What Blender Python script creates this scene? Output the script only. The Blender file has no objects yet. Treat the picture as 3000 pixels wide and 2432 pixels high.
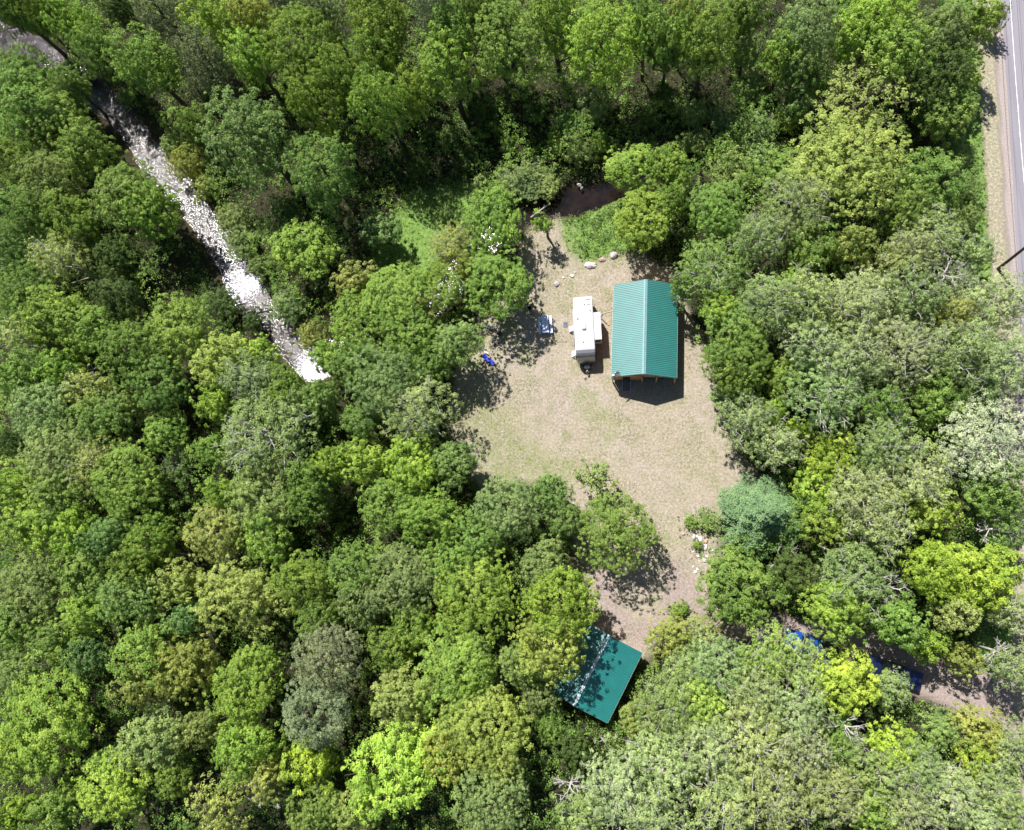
import bpy, bmesh, math, random
import numpy as np
from mathutils import Vector, Matrix, Quaternion

scn = bpy.context.scene
COL = scn.collection
rad = math.radians

# ------------------------------------------------------------------ camera
F, CH = 2250.0, 95.0                                   # focal length in photo pixels, height of the drone
def cam_axes(nx, ny):
    d = np.array([nx-1500.0, -(ny-1216.0), -F]); d /= np.linalg.norm(d)
    Z = -d; X = np.array([1.0, 0, 0]); X = X-(X@Z)*Z; X /= np.linalg.norm(X)
    return np.array([X, np.cross(Z, X), Z])
RM = cam_axes(1850, 1640)
cd = bpy.data.cameras.new('camera'); cam = bpy.data.objects.new('camera', cd); COL.objects.link(cam)
cd.sensor_width = 36; cd.lens = F/3000*36; cd.clip_start = 1; cd.clip_end = 6000
M4 = Matrix([list(map(float, r)) for r in RM]).to_4x4(); M4.translation = (0, 0, CH)
cam.matrix_world = M4
scn.camera = cam

# ------------------------------------------------------------------ light
SUNV = Vector((0.30, -0.585, -1)).normalized()         # the way the sunlight travels
world = bpy.data.worlds.new("World"); scn.world = world; world.use_nodes = True
nt = world.node_tree; nt.nodes.clear()
sky = nt.nodes.new('ShaderNodeTexSky'); sky.sky_type = 'NISHITA'; sky.sun_disc = False
sky.sun_elevation = math.asin(-SUNV.z); sky.sun_rotation = math.atan2(-SUNV.x, -SUNV.y)
sky.air_density = 1.0; sky.dust_density = 0.6; sky.ozone_density = 1.0
bg = nt.nodes.new('ShaderNodeBackground'); bg.inputs[1].default_value = 0.05
wo = nt.nodes.new('ShaderNodeOutputWorld')
nt.links.new(sky.outputs[0], bg.inputs[0]); nt.links.new(bg.outputs[0], wo.inputs[0])
sd = bpy.data.lights.new('sun', 'SUN'); sd.energy = 4.8; sd.angle = rad(0.53); sd.color = (1.0, 0.965, 0.90)
sun = bpy.data.objects.new('sun', sd); COL.objects.link(sun)
sun.rotation_euler = SUNV.to_track_quat('-Z', 'Y').to_euler()
scn.view_settings.view_transform = 'Standard'; scn.view_settings.look = 'None'
scn.view_settings.gamma = 1; scn.view_settings.exposure = 1.0
scn.cycles.max_bounces = 6; scn.cycles.diffuse_bounces = 3; scn.cycles.glossy_bounces = 2
scn.cycles.transmission_bounces = 3; scn.cycles.transparent_max_bounces = 4

# where a ray through photo pixel (px,py) meets the height z; ov = coordinates in a 2141 px wide copy
def G(px, py, z=0.0):
    v = RM @ np.array([px-1500.0, -(py-1216.0), -F]); t = (z-CH)/v[2]
    return np.array([v[0]*t, v[1]*t, z])
OV = 3000/2141.0
def O(x, y, z=0.0): return G(x*OV, y*OV, z)
def depth(P):
    c = RM.T @ (np.asarray(P, float)-np.array([0, 0, CH])); return -c[2]

# ------------------------------------------------------------------ tags
def tag(o, label=None, cat=None, group=None, kind=None):
    if label: o['label'] = label
    if cat: o['category'] = cat
    if group: o['group'] = group
    if kind: o['kind'] = kind
    return o
def link(o, parent=None):
    COL.objects.link(o)
    if parent is not None: o.parent = parent
    return o
def empty(name, loc, rz=0.0, label=None, cat=None, group=None):
    o = bpy.data.objects.new(name, None); link(o); o.location = [float(v) for v in loc]; o.rotation_euler = (0, 0, rz)
    o.empty_display_size = .3
    return tag(o, label, cat, group)

# ------------------------------------------------------------------ materials
def newmat(name):
    m = bpy.data.materials.new(name); m.use_nodes = True
    n = m.node_tree; b = n.nodes['Principled BSDF']
    return m, n, b
def N(n, t, **k):
    x = n.nodes.new(t)
    for a, v in k.items(): setattr(x, a, v)
    return x
def plain(name, c, rough=.6, metal=0.0, var=.12, scale=3.0, bump=0.0, bscale=20, spec=.4, coat=0.0):
    m, n, b = newmat(name)
    tc = N(n, 'ShaderNodeTexCoord')
    nz = N(n, 'ShaderNodeTexNoise'); nz.inputs['Scale'].default_value = scale; nz.inputs['Detail'].default_value = 5
    n.links.new(tc.outputs['Object'], nz.inputs['Vector'])
    mr = N(n, 'ShaderNodeMapRange'); mr.inputs['From Min'].default_value = .3; mr.inputs['From Max'].default_value = .7
    mr.inputs['To Min'].default_value = 1-var; mr.inputs['To Max'].default_value = 1+var
    n.links.new(nz.outputs['Fac'], mr.inputs['Value'])
    mx = N(n, 'ShaderNodeVectorMath', operation='SCALE'); mx.inputs[0].default_value = c[:3]
    n.links.new(mr.outputs[0], mx.inputs['Scale']); n.links.new(mx.outputs[0], b.inputs['Base Color'])
    b.inputs['Roughness'].default_value = rough; b.inputs['Metallic'].default_value = metal
    b.inputs['Specular IOR Level'].default_value = spec; b.inputs['Coat Weight'].default_value = coat
    if bump:
        n2 = N(n, 'ShaderNodeTexNoise'); n2.inputs['Scale'].default_value = bscale; n2.inputs['Detail'].default_value = 4
        n.links.new(tc.outputs['Object'], n2.inputs['Vector'])
        bp = N(n, 'ShaderNodeBump'); bp.inputs['Strength'].default_value = bump; bp.inputs['Distance'].default_value = .05
        n.links.new(n2.outputs['Fac'], bp.inputs['Height']); n.links.new(bp.outputs[0], b.inputs['Normal'])
    return m

def leafmat(name, transl=.3, rough=.45, spec=.35, needle=False):
    m, n, b = newmat(name)
    oi = N(n, 'ShaderNodeObjectInfo'); at = N(n, 'ShaderNodeAttribute'); at.attribute_name = 'tint'
    # every leaf has its own shade and a slight lean to yellow
    hs = N(n, 'ShaderNodeHueSaturation')
    h1 = N(n, 'ShaderNodeMapRange'); h1.inputs['From Min'].default_value = 0; h1.inputs['From Max'].default_value = 1
    h1.inputs['To Min'].default_value = .518; h1.inputs['To Max'].default_value = .484
    v1 = N(n, 'ShaderNodeMapRange'); v1.inputs['From Min'].default_value = 0; v1.inputs['From Max'].default_value = 1
    v1.inputs['To Min'].default_value = .62; v1.inputs['To Max'].default_value = 1.5
    tc = N(n, 'ShaderNodeTexCoord'); nz = N(n, 'ShaderNodeTexNoise'); nz.inputs['Scale'].default_value = .5; nz.inputs['Detail'].default_value = 2
    of = N(n, 'ShaderNodeVectorMath', operation='ADD'); n.links.new(tc.outputs['Object'], of.inputs[0]); sc_ = N(n, 'ShaderNodeVectorMath', operation='SCALE'); sc_.inputs[0].default_value = (37, 19, 53)
    n.links.new(oi.outputs['Random'], sc_.inputs['Scale']); n.links.new(sc_.outputs[0], of.inputs[1]); n.links.new(of.outputs[0], nz.inputs['Vector'])
    a1 = N(n, 'ShaderNodeMath', operation='MULTIPLY_ADD'); a1.inputs[1].default_value = 1.3; n.links.new(nz.outputs['Fac'], a1.inputs[0]); n.links.new(at.outputs['Fac'], a1.inputs[2])
    a2 = N(n, 'ShaderNodeMath', operation='SUBTRACT'); a2.inputs[1].default_value = .65; n.links.new(a1.outputs[0], a2.inputs[0])
    n.links.new(a2.outputs[0], h1.inputs['Value']); n.links.new(a2.outputs[0], v1.inputs['Value'])
    n.links.new(oi.outputs['Color'], hs.inputs['Color']); n.links.new(h1.outputs[0], hs.inputs['Hue']); n.links.new(v1.outputs[0], hs.inputs['Value'])
    n.links.new(hs.outputs[0], b.inputs['Base Color'])
    b.inputs['Roughness'].default_value = rough; b.inputs['Specular IOR Level'].default_value = spec
    tr = N(n, 'ShaderNodeBsdfTranslucent')
    h2 = N(n, 'ShaderNodeHueSaturation'); h2.inputs['Hue'].default_value = .485; h2.inputs['Saturation'].default_value = 1.1; h2.inputs['Value'].default_value = 1.25
    n.links.new(hs.outputs[0], h2.inputs['Color']); n.links.new(h2.outputs[0], tr.inputs['Color'])
    ms = N(n, 'ShaderNodeMixShader'); ms.inputs[0].default_value = transl
    n.links.new(b.outputs[0], ms.inputs[1]); n.links.new(tr.outputs[0], ms.inputs[2])
    n.links.new(ms.outputs[0], n.nodes['Material Output'].inputs['Surface'])
    return m

MAT = dict(
    leaf=leafmat('leaf', .42, .5, .2), leaf_pale=leafmat('leaf_pale', .34, .45, .3), needle=leafmat('needle', .08, .6, .3),
    grassblade=leafmat('grass_blade', .25, .6, .2),
    bark=plain('bark', (.085, .065, .05), .9, var=.35, scale=6, bump=.6),
    bark_pale=plain('pale_bark', (.36, .34, .32), .8, var=.3, scale=5, bump=.3),
    deadwood=plain('dead_wood', (.42, .39, .38), .8, var=.2, scale=5, bump=.3),
    white=plain('white_fibreglass', (.56, .555, .57), .35, var=.04, scale=1.3, coat=.2),
    roofmembrane=plain('white_roof_membrane', (.42, .405, .43), .6, var=.08, scale=1.1),
    whitetrim=plain('white_trim', (.40, .40, .40), .5, var=.06),
    greycap=plain('grey_metallic_cap', (.20, .20, .22), .28, metal=.55, var=.05, coat=.5),
    darktrim=plain('dark_trim', (.02, .02, .022), .5, var=.1),
    black=plain('black_rubber', (.012, .012, .013), .75, var=.2),
    glass=plain('dark_glass', (.01, .012, .015), .08, var=.0, spec=.8),
    steel=plain('galvanised_steel', (.5, .5, .52), .35, metal=.8, var=.1),
    wood=plain('stained_wood', (.42, .20, .07), .65, var=.2, scale=4, bump=.2),
    timber=plain('pale_timber', (.46, .33, .2), .7, var=.15, scale=5, bump=.2),
    deck=plain('deck_boards', (.16, .14, .12), .8, var=.2, scale=4),
    tablewood=plain('weathered_pale_wood', (.52, .60, .82), .75, var=.18, scale=6, bump=.3),
    ridge=plain('ridge_cap_metal', (.22, .36, .38), .35, metal=.2, var=.1, scale=4),
    ridge_worn=plain('worn_ridge_cap', (.45, .55, .58), .5, var=.45, scale=6),
    boulder=plain('granite', (.40, .37, .39), .85, var=.28, scale=3.5, bump=1.0, bscale=8),
    boulder_pink=plain('pink_granite', (.36, .25, .26), .85, var=.3, scale=4, bump=1.0, bscale=8),
    boulder_red=plain('rusty_sandstone', (.42, .27, .19), .85, var=.25, scale=4, bump=.8, bscale=8),
    boulder_pale=plain('pale_limestone', (.62, .55, .55), .85, var=.25, scale=4, bump=.8, bscale=9),
    bluepaint=plain('bright_blue_paint', (.008, .075, .34), .22, metal=.25, var=.05, coat=.8),
    navypaint=plain('navy_paint', (.008, .014, .065), .22, metal=.3, var=.05, coat=.8),
    bluecanvas=plain('blue_canvas', (.015, .03, .42), .7, var=.12),
    greencanvas=plain('grey_green_canvas', (.10, .19, .19), .7, var=.12),
    navycanvas=plain('dark_canvas', (.02, .022, .06), .7, var=.2),
    chrome=plain('chrome', (.7, .7, .72), .15, metal=1, var=.02),
    lampglass=plain('lamp_glass', (.75, .75, .78), .2, var=.02),
    redlens=plain('red_lens', (.4, .01, .01), .3, var=.02),
    orange=plain('orange_plastic', (.8, .22, .04), .5, var=.03),
    hose=plain('brown_hose', (.10, .075, .06), .6, var=.1),
    greyhose=plain('grey_cable', (.33, .33, .34), .6, var=.1),
    rust=plain('rusty_metal', (.10, .05, .03), .8, var=.4, scale=8),
    pole=plain('dark_pole_wood', (.07, .055, .045), .85, var=.2, scale=4),
    wire=plain('aluminium_wire', (.55, .55, .60), .35, metal=.4, var=.02),
    ash=plain('ash_and_soil', (.10, .09, .085), .95, var=.4, scale=9, bump=.5),
)

def roofmat(name, c, rough, metal, coat=2.5):
    m, n, b = newmat(name)
    tc = N(n, 'ShaderNodeTexCoord')
    nz = N(n, 'ShaderNodeTexNoise'); nz.inputs['Scale'].default_value = .9; nz.inputs['Detail'].default_value = 6
    n.links.new(tc.outputs['Object'], nz.inputs['Vector'])
    cr = N(n, 'ShaderNodeValToRGB'); cr.color_ramp.elements[0].position = .3; cr.color_ramp.elements[1].position = .75
    cr.color_ramp.elements[0].color = (c[0]*.85, c[1]*.88, c[2]*.88, 1); cr.color_ramp.elements[1].color = (c[0]*1.2, c[1]*1.1, c[2]*1.1, 1)
    n.links.new(nz.outputs['Fac'], cr.inputs[0]); n.links.new(cr.outputs[0], b.inputs['Base Color'])
    n2 = N(n, 'ShaderNodeTexNoise'); n2.inputs['Scale'].default_value = 2.2; n2.inputs['Detail'].default_value = 2
    n.links.new(tc.outputs['Object'], n2.inputs['Vector'])
    bp = N(n, 'ShaderNodeBump'); bp.inputs['Strength'].default_value = .12; bp.inputs['Distance'].default_value = .05
    n.links.new(n2.outputs['Fac'], bp.inputs['Height']); n.links.new(bp.outputs[0], b.inputs['Normal'])
    b.inputs['Roughness'].default_value = rough; b.inputs['Metallic'].default_value = metal
    b.inputs['Coat Weight'].default_value = .9; b.inputs['Coat Roughness'].default_value = .44; b.inputs['Coat IOR'].default_value = coat
    return m
MAT['greenroof'] = roofmat('green_roof_metal', (.001, .160, .148), .5, .05)
MAT['tealroof'] = roofmat('teal_roof_metal', (.002, .135, .130), .5, .05, 1.6)

# ------------------------------------------------------------------ mesh helpers
class MB:
    def __init__(s): s.v = []; s.f = []; s.sm = []
    def add(s, vs, fs, smooth=False):
        o = len(s.v); s.v += [tuple(map(float, v)) for v in vs]
        for f in fs: s.f.append([i+o for i in f]); s.sm.append(smooth)
        return s
    def box(s, c, d, rot=None, top=None):
        hx, hy, hz = d[0]/2, d[1]/2, d[2]/2; tx, ty = top if top else (1, 1)
        vs = [Vector((x*hx*(tx if z > 0 else 1), y*hy*(ty if z > 0 else 1), z*hz)) for z in (-1, 1) for x, y in ((-1, -1), (1, -1), (1, 1), (-1, 1))]
        if rot is not None:
            vs = [rot @ v for v in vs]
        vs = [v+Vector(c) for v in vs]
        return s.add(vs, [(3, 2, 1, 0), (4, 5, 6, 7), (0, 1, 5, 4), (1, 2, 6, 5), (2, 3, 7, 6), (3, 0, 4, 7)])
    def tube(s, pts, rs, n=8, cap=True, smooth=True):
        pts = [Vector([float(a) for a in p]) for p in pts]
        if not hasattr(rs, '__len__'): rs = [rs]*len(pts)
        rings = []; prev = None
        for i, p in enumerate(pts):
            d = (pts[min(i+1, len(pts)-1)]-pts[max(i-1, 0)])
            if d.length < 1e-6: d = Vector((0, 0, 1))
            d.normalize()
            if prev is None: a = d.orthogonal().normalized()
            else:
                a = prev-d*prev.dot(d)
                a = a.normalized() if a.length > 1e-4 else d.orthogonal().normalized()
            prev = a; b = d.cross(a)
            rings.append([p+(a*math.cos(2*math.pi*k/n)+b*math.sin(2*math.pi*k/n))*rs[i] for k in range(n)])
        vs = [v for r in rings for v in r]; fs = []
        for i in range(len(pts)-1):
            for k in range(n): fs.append((i*n+k, i*n+(k+1) % n, (i+1)*n+(k+1) % n, (i+1)*n+k))
        if cap: fs += [tuple(reversed(range(n))), tuple((len(pts)-1)*n+k for k in range(n))]
        return s.add(vs, fs, smooth)
    def bar(s, a, b, w, h=None):
        a, b = Vector(a), Vector(b); d = b-a; q = d.to_track_quat('X', 'Z')
        return s.box((a+b)/2, (d.length, w, h or w), q.to_matrix())
    def disc(s, c, r, z0, z1, n=20, r2=None):
        return s.tube([(c[0], c[1], z0), (c[0], c[1], z1)], [r, r2 if r2 is not None else r], n, smooth=False)
    def prism(s, prof, x0, x1, inset=None):             # profile in (y,z), extruded along x
        n = len(prof); k = inset or (lambda y, z: 0)
        vs = [(x0+k(y, z), y, z) for y, z in prof]+[(x1-k(y, z), y, z) for y, z in prof]
        fs = [tuple(range(n)), tuple(reversed(range(n, 2*n)))]+[(i, n+i, n+(i+1) % n, (i+1) % n) for i in range(n)]
        return s.add(vs, fs)
    def build(s, name, mat, parent=None, bevel=0.0, loc=None, rz=0.0, seg=2):
        me = bpy.data.meshes.new(name); me.from_pydata(s.v, [], s.f); me.validate()
        bm = bmesh.new(); bm.from_mesh(me)
        if len(me.polygons) == len(s.sm):
            bm.faces.ensure_lookup_table()
            for i, f in enumerate(bm.faces): f.smooth = s.sm[i]
        bmesh.ops.recalc_face_normals(bm, faces=bm.faces)
        if bevel: bmesh.ops.bevel(bm, geom=[e for e in bm.edges if e.calc_face_angle(0) > .5], offset=bevel, segments=seg, affect='EDGES', clamp_overlap=True)
        bm.to_mesh(me); bm.free()
        me.materials.append(MAT[mat] if isinstance(mat, str) else mat)
        o = bpy.data.objects.new(name, me); link(o, parent)
        if loc is not None: o.location = [float(v) for v in loc]
        o.rotation_euler[2] = rz
        return o

def np_mesh(name, verts, quads, mat, tint=None, attrs=None, smooth=False):
    me = bpy.data.meshes.new(name); nv, nq = len(verts), len(quads)
    me.vertices.add(nv); me.vertices.foreach_set('co', np.ascontiguousarray(verts, dtype=np.float32).ravel())
    me.loops.add(nq*4); me.loops.foreach_set('vertex_index', np.ascontiguousarray(quads, dtype=np.int32).ravel())
    me.polygons.add(nq); me.polygons.foreach_set('loop_start', np.arange(0, nq*4, 4, dtype=np.int32))
    me.polygons.foreach_set('loop_total', np.full(nq, 4, dtype=np.int32))
    me.polygons.foreach_set('use_smooth', np.full(nq, smooth, dtype=bool))
    if tint is not None:
        a = me.attributes.new('tint', 'FLOAT', 'POINT'); a.data.foreach_set('value', np.asarray(tint, dtype=np.float32))
    for k, v in (attrs or {}).items():
        a = me.attributes.new(k, 'FLOAT', 'POINT'); a.data.foreach_set('value', np.asarray(v, dtype=np.float32))
    me.update(calc_edges=True); me.materials.append(MAT[mat] if isinstance(mat, str) else mat)
    return me
def unit(a): return a/np.maximum(np.linalg.norm(a, axis=-1, keepdims=True), 1e-9)
def leaves(name, c, nrm, size, tint, rng, mat, aspect=.62):
    """one small lens-shaped face per leaf spray"""
    n = len(c); nrm = unit(nrm); t = unit(np.cross(nrm, rng.normal(size=(n, 3)))); b = np.cross(nrm, t)
    s = size[:, None]
    v = np.stack([c+t*s, c+b*s*aspect+t*s*.15, c-t*s*.9, c-b*s*aspect+t*s*.1], 1).reshape(-1, 3)
    return np_mesh(name, v, np.arange(n*4).reshape(-1, 4), mat, np.repeat(np.clip(tint, 0, 1), 4))

# smooth value noise for numpy
def vnoise(x, y, seed=0, scale=1.0):
    x = np.asarray(x)/scale; y = np.asarray(y)/scale
    xi = np.floor(x).astype(np.int64); yi = np.floor(y).astype(np.int64); fx = x-xi; fy = y-yi
    fx = fx*fx*(3-2*fx); fy = fy*fy*(3-2*fy)
    def h(a, b):
        k = (a*374761393+b*668265263+seed*974634777) & 0x7fffffff
        k = ((k ^ (k >> 13))*1274126177) & 0x7fffffff
        return ((k ^ (k >> 16)) & 0xffff)/65535.0
    return (h(xi, yi)*(1-fx)+h(xi+1, yi)*fx)*(1-fy)+(h(xi, yi+1)*(1-fx)+h(xi+1, yi+1)*fx)*fy
def fbm(x, y, seed=0, scale=4.0, oct=4):
    r = 0; a = .5; t = 0
    for i in range(oct): r = r+a*vnoise(x, y, seed+i*17, scale/2**i); t += a; a *= .55
    return r/t

# ------------------------------------------------------------------ zones of the ground
def poly(pts): return np.array([O(x, y)[:2] for x, y in pts])
def sdist(X, Y, P):                                    # signed distance to a polygon, positive inside
    d = np.full(X.shape, 1e9); ins = np.zeros(X.shape, bool); n = len(P)
    for i in range(n):
        a, b = P[i], P[(i+1) % n]; e = b-a
        t = np.clip(((X-a[0])*e[0]+(Y-a[1])*e[1])/(e@e), 0, 1)
        d = np.minimum(d, np.hypot(X-a[0]-t*e[0], Y-a[1]-t*e[1]))
        c = (a[1] > Y) != (b[1] > Y)
        with np.errstate(divide='ignore', invalid='ignore'):
            xx = (b[0]-a[0])*(Y-a[1])/(b[1]-a[1])+a[0]
        ins ^= c & (X < xx)
    return np.where(ins, d, -d)
LAWN = poly([(1080, 545), (1110, 480), (1172, 452), (1192, 470), (1198, 520), (1215, 550), (1270, 530), (1330, 525), (1400, 570), (1440, 640), (1475, 740), (1500, 830), (1555, 960), (1600, 1010),
             (1510, 1060), (1505, 1110), (1510, 1200), (1490, 1240), (1560, 1290), (1500, 1335), (1400, 1300), (1378, 1345), (1335, 1395), (1240, 1325), (1222, 1230),
             (1205, 1120), (1140, 1010), (1010, 1020), (960, 950), (930, 850), (960, 770), (985, 700), (1010, 640), (1050, 590)])
DIRT = poly([(1400, 1170), (1425, 1160), (1490, 1270), (1640, 1290), (1760, 1300), (1960, 1375), (2150, 1430), (2400, 1500), (2400, 1640), (2141, 1560), (1940, 1462), (1800, 1405), (1640, 1350), (1480, 1330), (1400, 1300), (1340, 1365), (1290, 1340), (1230, 1200), (1260, 1190), (1330, 1300), (1380, 1270)])
LUSH = [poly([(1175, 462), (1230, 440), (1290, 425), (1350, 440), (1350, 520), (1290, 525), (1240, 545), (1205, 525)]),
        poly([(800, 480), (870, 400), (960, 380), (1010, 395), (975, 470), (900, 560), (780, 640), (760, 600)])]
GREENPATCH = poly([(960, 880), (1040, 870), (1120, 940), (1200, 990), (1040, 1010), (990, 960)])
CREEK = [(-60, 50, 34), (0, 72, 34), (60, 95, 34), (130, 140, 34), (200, 195, 32), (258, 250, 31), (292, 300, 33), (330, 350, 34), (378, 400, 33), (414, 450, 34), (455, 500, 36), (484, 550, 40), (512, 605, 42), (545, 660, 36), (590, 705, 38),
         (655, 752, 50), (720, 735, 38), (790, 690, 36), (870, 655, 36), (940, 600, 34), (985, 535, 32), (1040, 480, 28), (1105, 445, 27), (1160, 430, 29), (1215, 416, 37), (1270, 402, 31), (1330, 375, 24), (1400, 330, 20), (1480, 270, 20)]
CW = np.array([list(O(x, y)[:2])+[w*OV*depth(O(x, y))/F] for x, y, w in CREEK])
def creekdist(X, Y):                                   # distance to the centre line minus half the width
    best = np.full(X.shape, 1e9)
    for i in range(len(CW)-1):
        a, b = CW[i], CW[i+1]; e = b[:2]-a[:2]
        t = np.clip(((X-a[0])*e[0]+(Y-a[1])*e[1])/(e@e), 0, 1)
        best = np.minimum(best, np.hypot(X-a[0]-t*e[0], Y-a[1]-t*e[1])-(a[2]+(b[2]-a[2])*t)*.88)
    return best
RA, RB = G(2939, 93)[:2], G(2986, 829)[:2]             # left edge of the asphalt
RD = (RA-RB)/np.linalg.norm(RA-RB); RN = np.array([RD[1], -RD[0]])     # along the road, and away from the wood
def roaddist(X, Y): return (X-RB[0])*RN[0]+(Y-RB[1])*RN[1]             # >0 on the road side of the edge
def sstep(a, b, x): t = np.clip((x-a)/(b-a), 0, 1); return t*t*(3-2*t)

def build_ground():
    xs = np.concatenate([[-1800, -900, -400, -220], np.arange(-150, 92, .45), [130, 220, 500, 1000, 1800]])
    ys = np.concatenate([[-1800, -900, -400, -150], np.arange(-75, 125, .45), [180, 300, 600, 1100, 1800]])
    X, Y = np.meshgrid(xs, ys)
    wob = (fbm(X, Y, 3, 3.0)-.5)*2.2
    lawn = sstep(-.7, .5, sdist(X, Y, LAWN)+wob)
    dirt = sstep(-.7, .7, sdist(X, Y, DIRT)+wob*.5)
    lush = np.maximum.reduce([sstep(-1, .6, sdist(X, Y, p)+wob) for p in LUSH])
    gp = sstep(-2.5, 1.5, sdist(X, Y, GREENPATCH)+wob*1.5)
    rd = roaddist(X, Y)+wob*.25
    shoulder = sstep(-1.3, -.8, rd); verge = sstep(-3.3, -2.8, rd)*(1-shoulder); rg = sstep(-7.5, -6.0, rd)*(1-sstep(-3.3, -2.8, rd))
    cdist = creekdist(X, Y)+(fbm(X, Y, 9, 2.0)-.5)*1.3
    Z = (fbm(X, Y, 5, 9.0)-.5)*.5*(1-lawn)*(1-sstep(-6, -3, rd))*(1-dirt)
    Z = Z*(1-sstep(2.5, .5, cdist)) - .85*sstep(.9, -.9, cdist)
    nx, ny = len(xs), len(ys); idx = np.arange(nx*ny).reshape(ny, nx)
    q = np.stack([idx[:-1, :-1], idx[:-1, 1:], idx[1:, 1:], idx[1:, :-1]], -1).reshape(-1, 4)
    m, n, b = newmat('ground_cover')
    tc = N(n, 'ShaderNodeTexCoord')
    def noise(s, det=6, rough=.6):
        z = N(n, 'ShaderNodeTexNoise'); z.inputs['Scale'].default_value = s; z.inputs['Detail'].default_value = det; z.inputs['Roughness'].default_value = rough
        n.links.new(tc.outputs['Object'], z.inputs['Vector']); return z.outputs['Fac']
    def ramp(f, st):
        r = N(n, 'ShaderNodeValToRGB'); el = r.color_ramp.elements
        while len(el) < len(st): el.new(.5)
        for e, (p, c) in zip(el, st): e.position = p; e.color = (*c, 1)
        n.links.new(f, r.inputs[0]); return r.outputs[0]
    def mix(a, bb, f):
        x = N(n, 'ShaderNodeMix', data_type='RGBA'); n.links.new(f, x.inputs[0]); n.links.new(a, x.inputs[6]); n.links.new(bb, x.inputs[7]); return x.outputs[2]
    def attr(k):
        a = N(n, 'ShaderNodeAttribute'); a.attribute_name = k; return a.outputs['Fac']
    fine = noise(3.4, 8, .78); mid = noise(.55, 5, .6); big = noise(.13, 4)
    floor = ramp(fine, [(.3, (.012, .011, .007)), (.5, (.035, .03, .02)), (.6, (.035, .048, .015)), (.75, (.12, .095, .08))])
    straw = ramp(fine, [(.30, (.13, .112, .08)), (.46, (.245, .212, .158)), (.56, (.315, .278, .213)), (.74, (.48, .43, .35))])
    strawg = ramp(fine, [(.34, (.085, .10, .04)), (.5, (.18, .185, .095)), (.7, (.30, .29, .18))])
    strawp = ramp(fine, [(.32, (.165, .135, .11)), (.5, (.295, .252, .218)), (.74, (.44, .385, .34))])
    gf = ramp(mid, [(.50, (0, 0, 0)), (.70, (.7,)*3)]); pf = ramp(big, [(.42, (0, 0, 0)), (.6, (.85,)*3)])
    lawnc = mix(mix(straw, strawp, pf), strawg, gf)
    gm = N(n, 'ShaderNodeMath', operation='MULTIPLY'); n.links.new(attr('greenish'), gm.inputs[0])
    n.links.new(ramp(noise(.8, 6, .7), [(.35, (.1,)*3), (.62, (.75,)*3)]), gm.inputs[1])
    lawnc = mix(lawnc, ramp(fine, [(.3, (.09, .115, .03)), (.55, (.18, .215, .08)), (.75, (.33, .34, .18))]), gm.outputs[0])
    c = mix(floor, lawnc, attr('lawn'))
    c = mix(c, ramp(fine, [(.3, (.13, .098, .09)), (.5, (.255, .205, .19)), (.7, (.37, .315, .295))]), attr('dirt'))
    grass = ramp(fine, [(.3, (.04, .08, .015)), (.5, (.12, .20, .045)), (.72, (.24, .31, .12))])
    c = mix(c, grass, attr('lush'))
    c = mix(c, ramp(fine, [(.3, (.12, .11, .06)), (.5, (.25, .225, .16)), (.7, (.48, .44, .37))]), attr('verge'))
    c = mix(c, ramp(noise(7, 8, .8), [(.3, (.16, .13, .12)), (.5, (.29, .245, .235)), (.7, (.45, .40, .385))]), attr('shoulder'))
    c = mix(c, ramp(fine, [(.3, (.03, .018, .008)), (.7, (.12, .06, .03))]), attr('bed'))
    n.links.new(c, b.inputs['Base Color']); b.inputs['Roughness'].default_value = .95; b.inputs['Specular IOR Level'].default_value = .1
    bp = N(n, 'ShaderNodeBump'); bp.inputs['Strength'].default_value = .55; bp.inputs['Distance'].default_value = .12
    n.links.new(fine, bp.inputs['Height']); n.links.new(bp.outputs[0], b.inputs['Normal'])
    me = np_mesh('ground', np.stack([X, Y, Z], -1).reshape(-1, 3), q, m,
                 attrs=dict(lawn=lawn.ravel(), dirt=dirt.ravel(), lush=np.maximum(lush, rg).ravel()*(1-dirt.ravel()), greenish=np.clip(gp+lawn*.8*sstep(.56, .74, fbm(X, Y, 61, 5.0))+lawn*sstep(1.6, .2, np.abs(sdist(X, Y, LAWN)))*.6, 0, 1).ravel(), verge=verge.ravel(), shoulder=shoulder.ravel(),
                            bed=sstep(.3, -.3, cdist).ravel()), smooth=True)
    o = bpy.data.objects.new('ground', me); link(o); tag(o, kind='structure')

def ribbon_strip(name, path, mat, z):                  # path: x,y,halfwidth
    vs = []; q = []
    for i, (x, y, w) in enumerate(path):
        a = path[max(i-1, 0)]; c = path[min(i+1, len(path)-1)]; d = np.array([c[0]-a[0], c[1]-a[1]]); d /= np.linalg.norm(d); nn = np.array([-d[1], d[0]])
        for k in range(9): s = (k/4-1)*w; vs.append((x+nn[0]*s, y+nn[1]*s, z))
    for i in range(len(path)-1):
        for k in range(8): a = i*9+k; q.append((a, a+1, a+10, a+9))
    me = np_mesh(name, np.array(vs), np.array(q), mat, smooth=True)
    o = bpy.data.objects.new(name, me); link(o); tag(o, kind='structure'); return o

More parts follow.
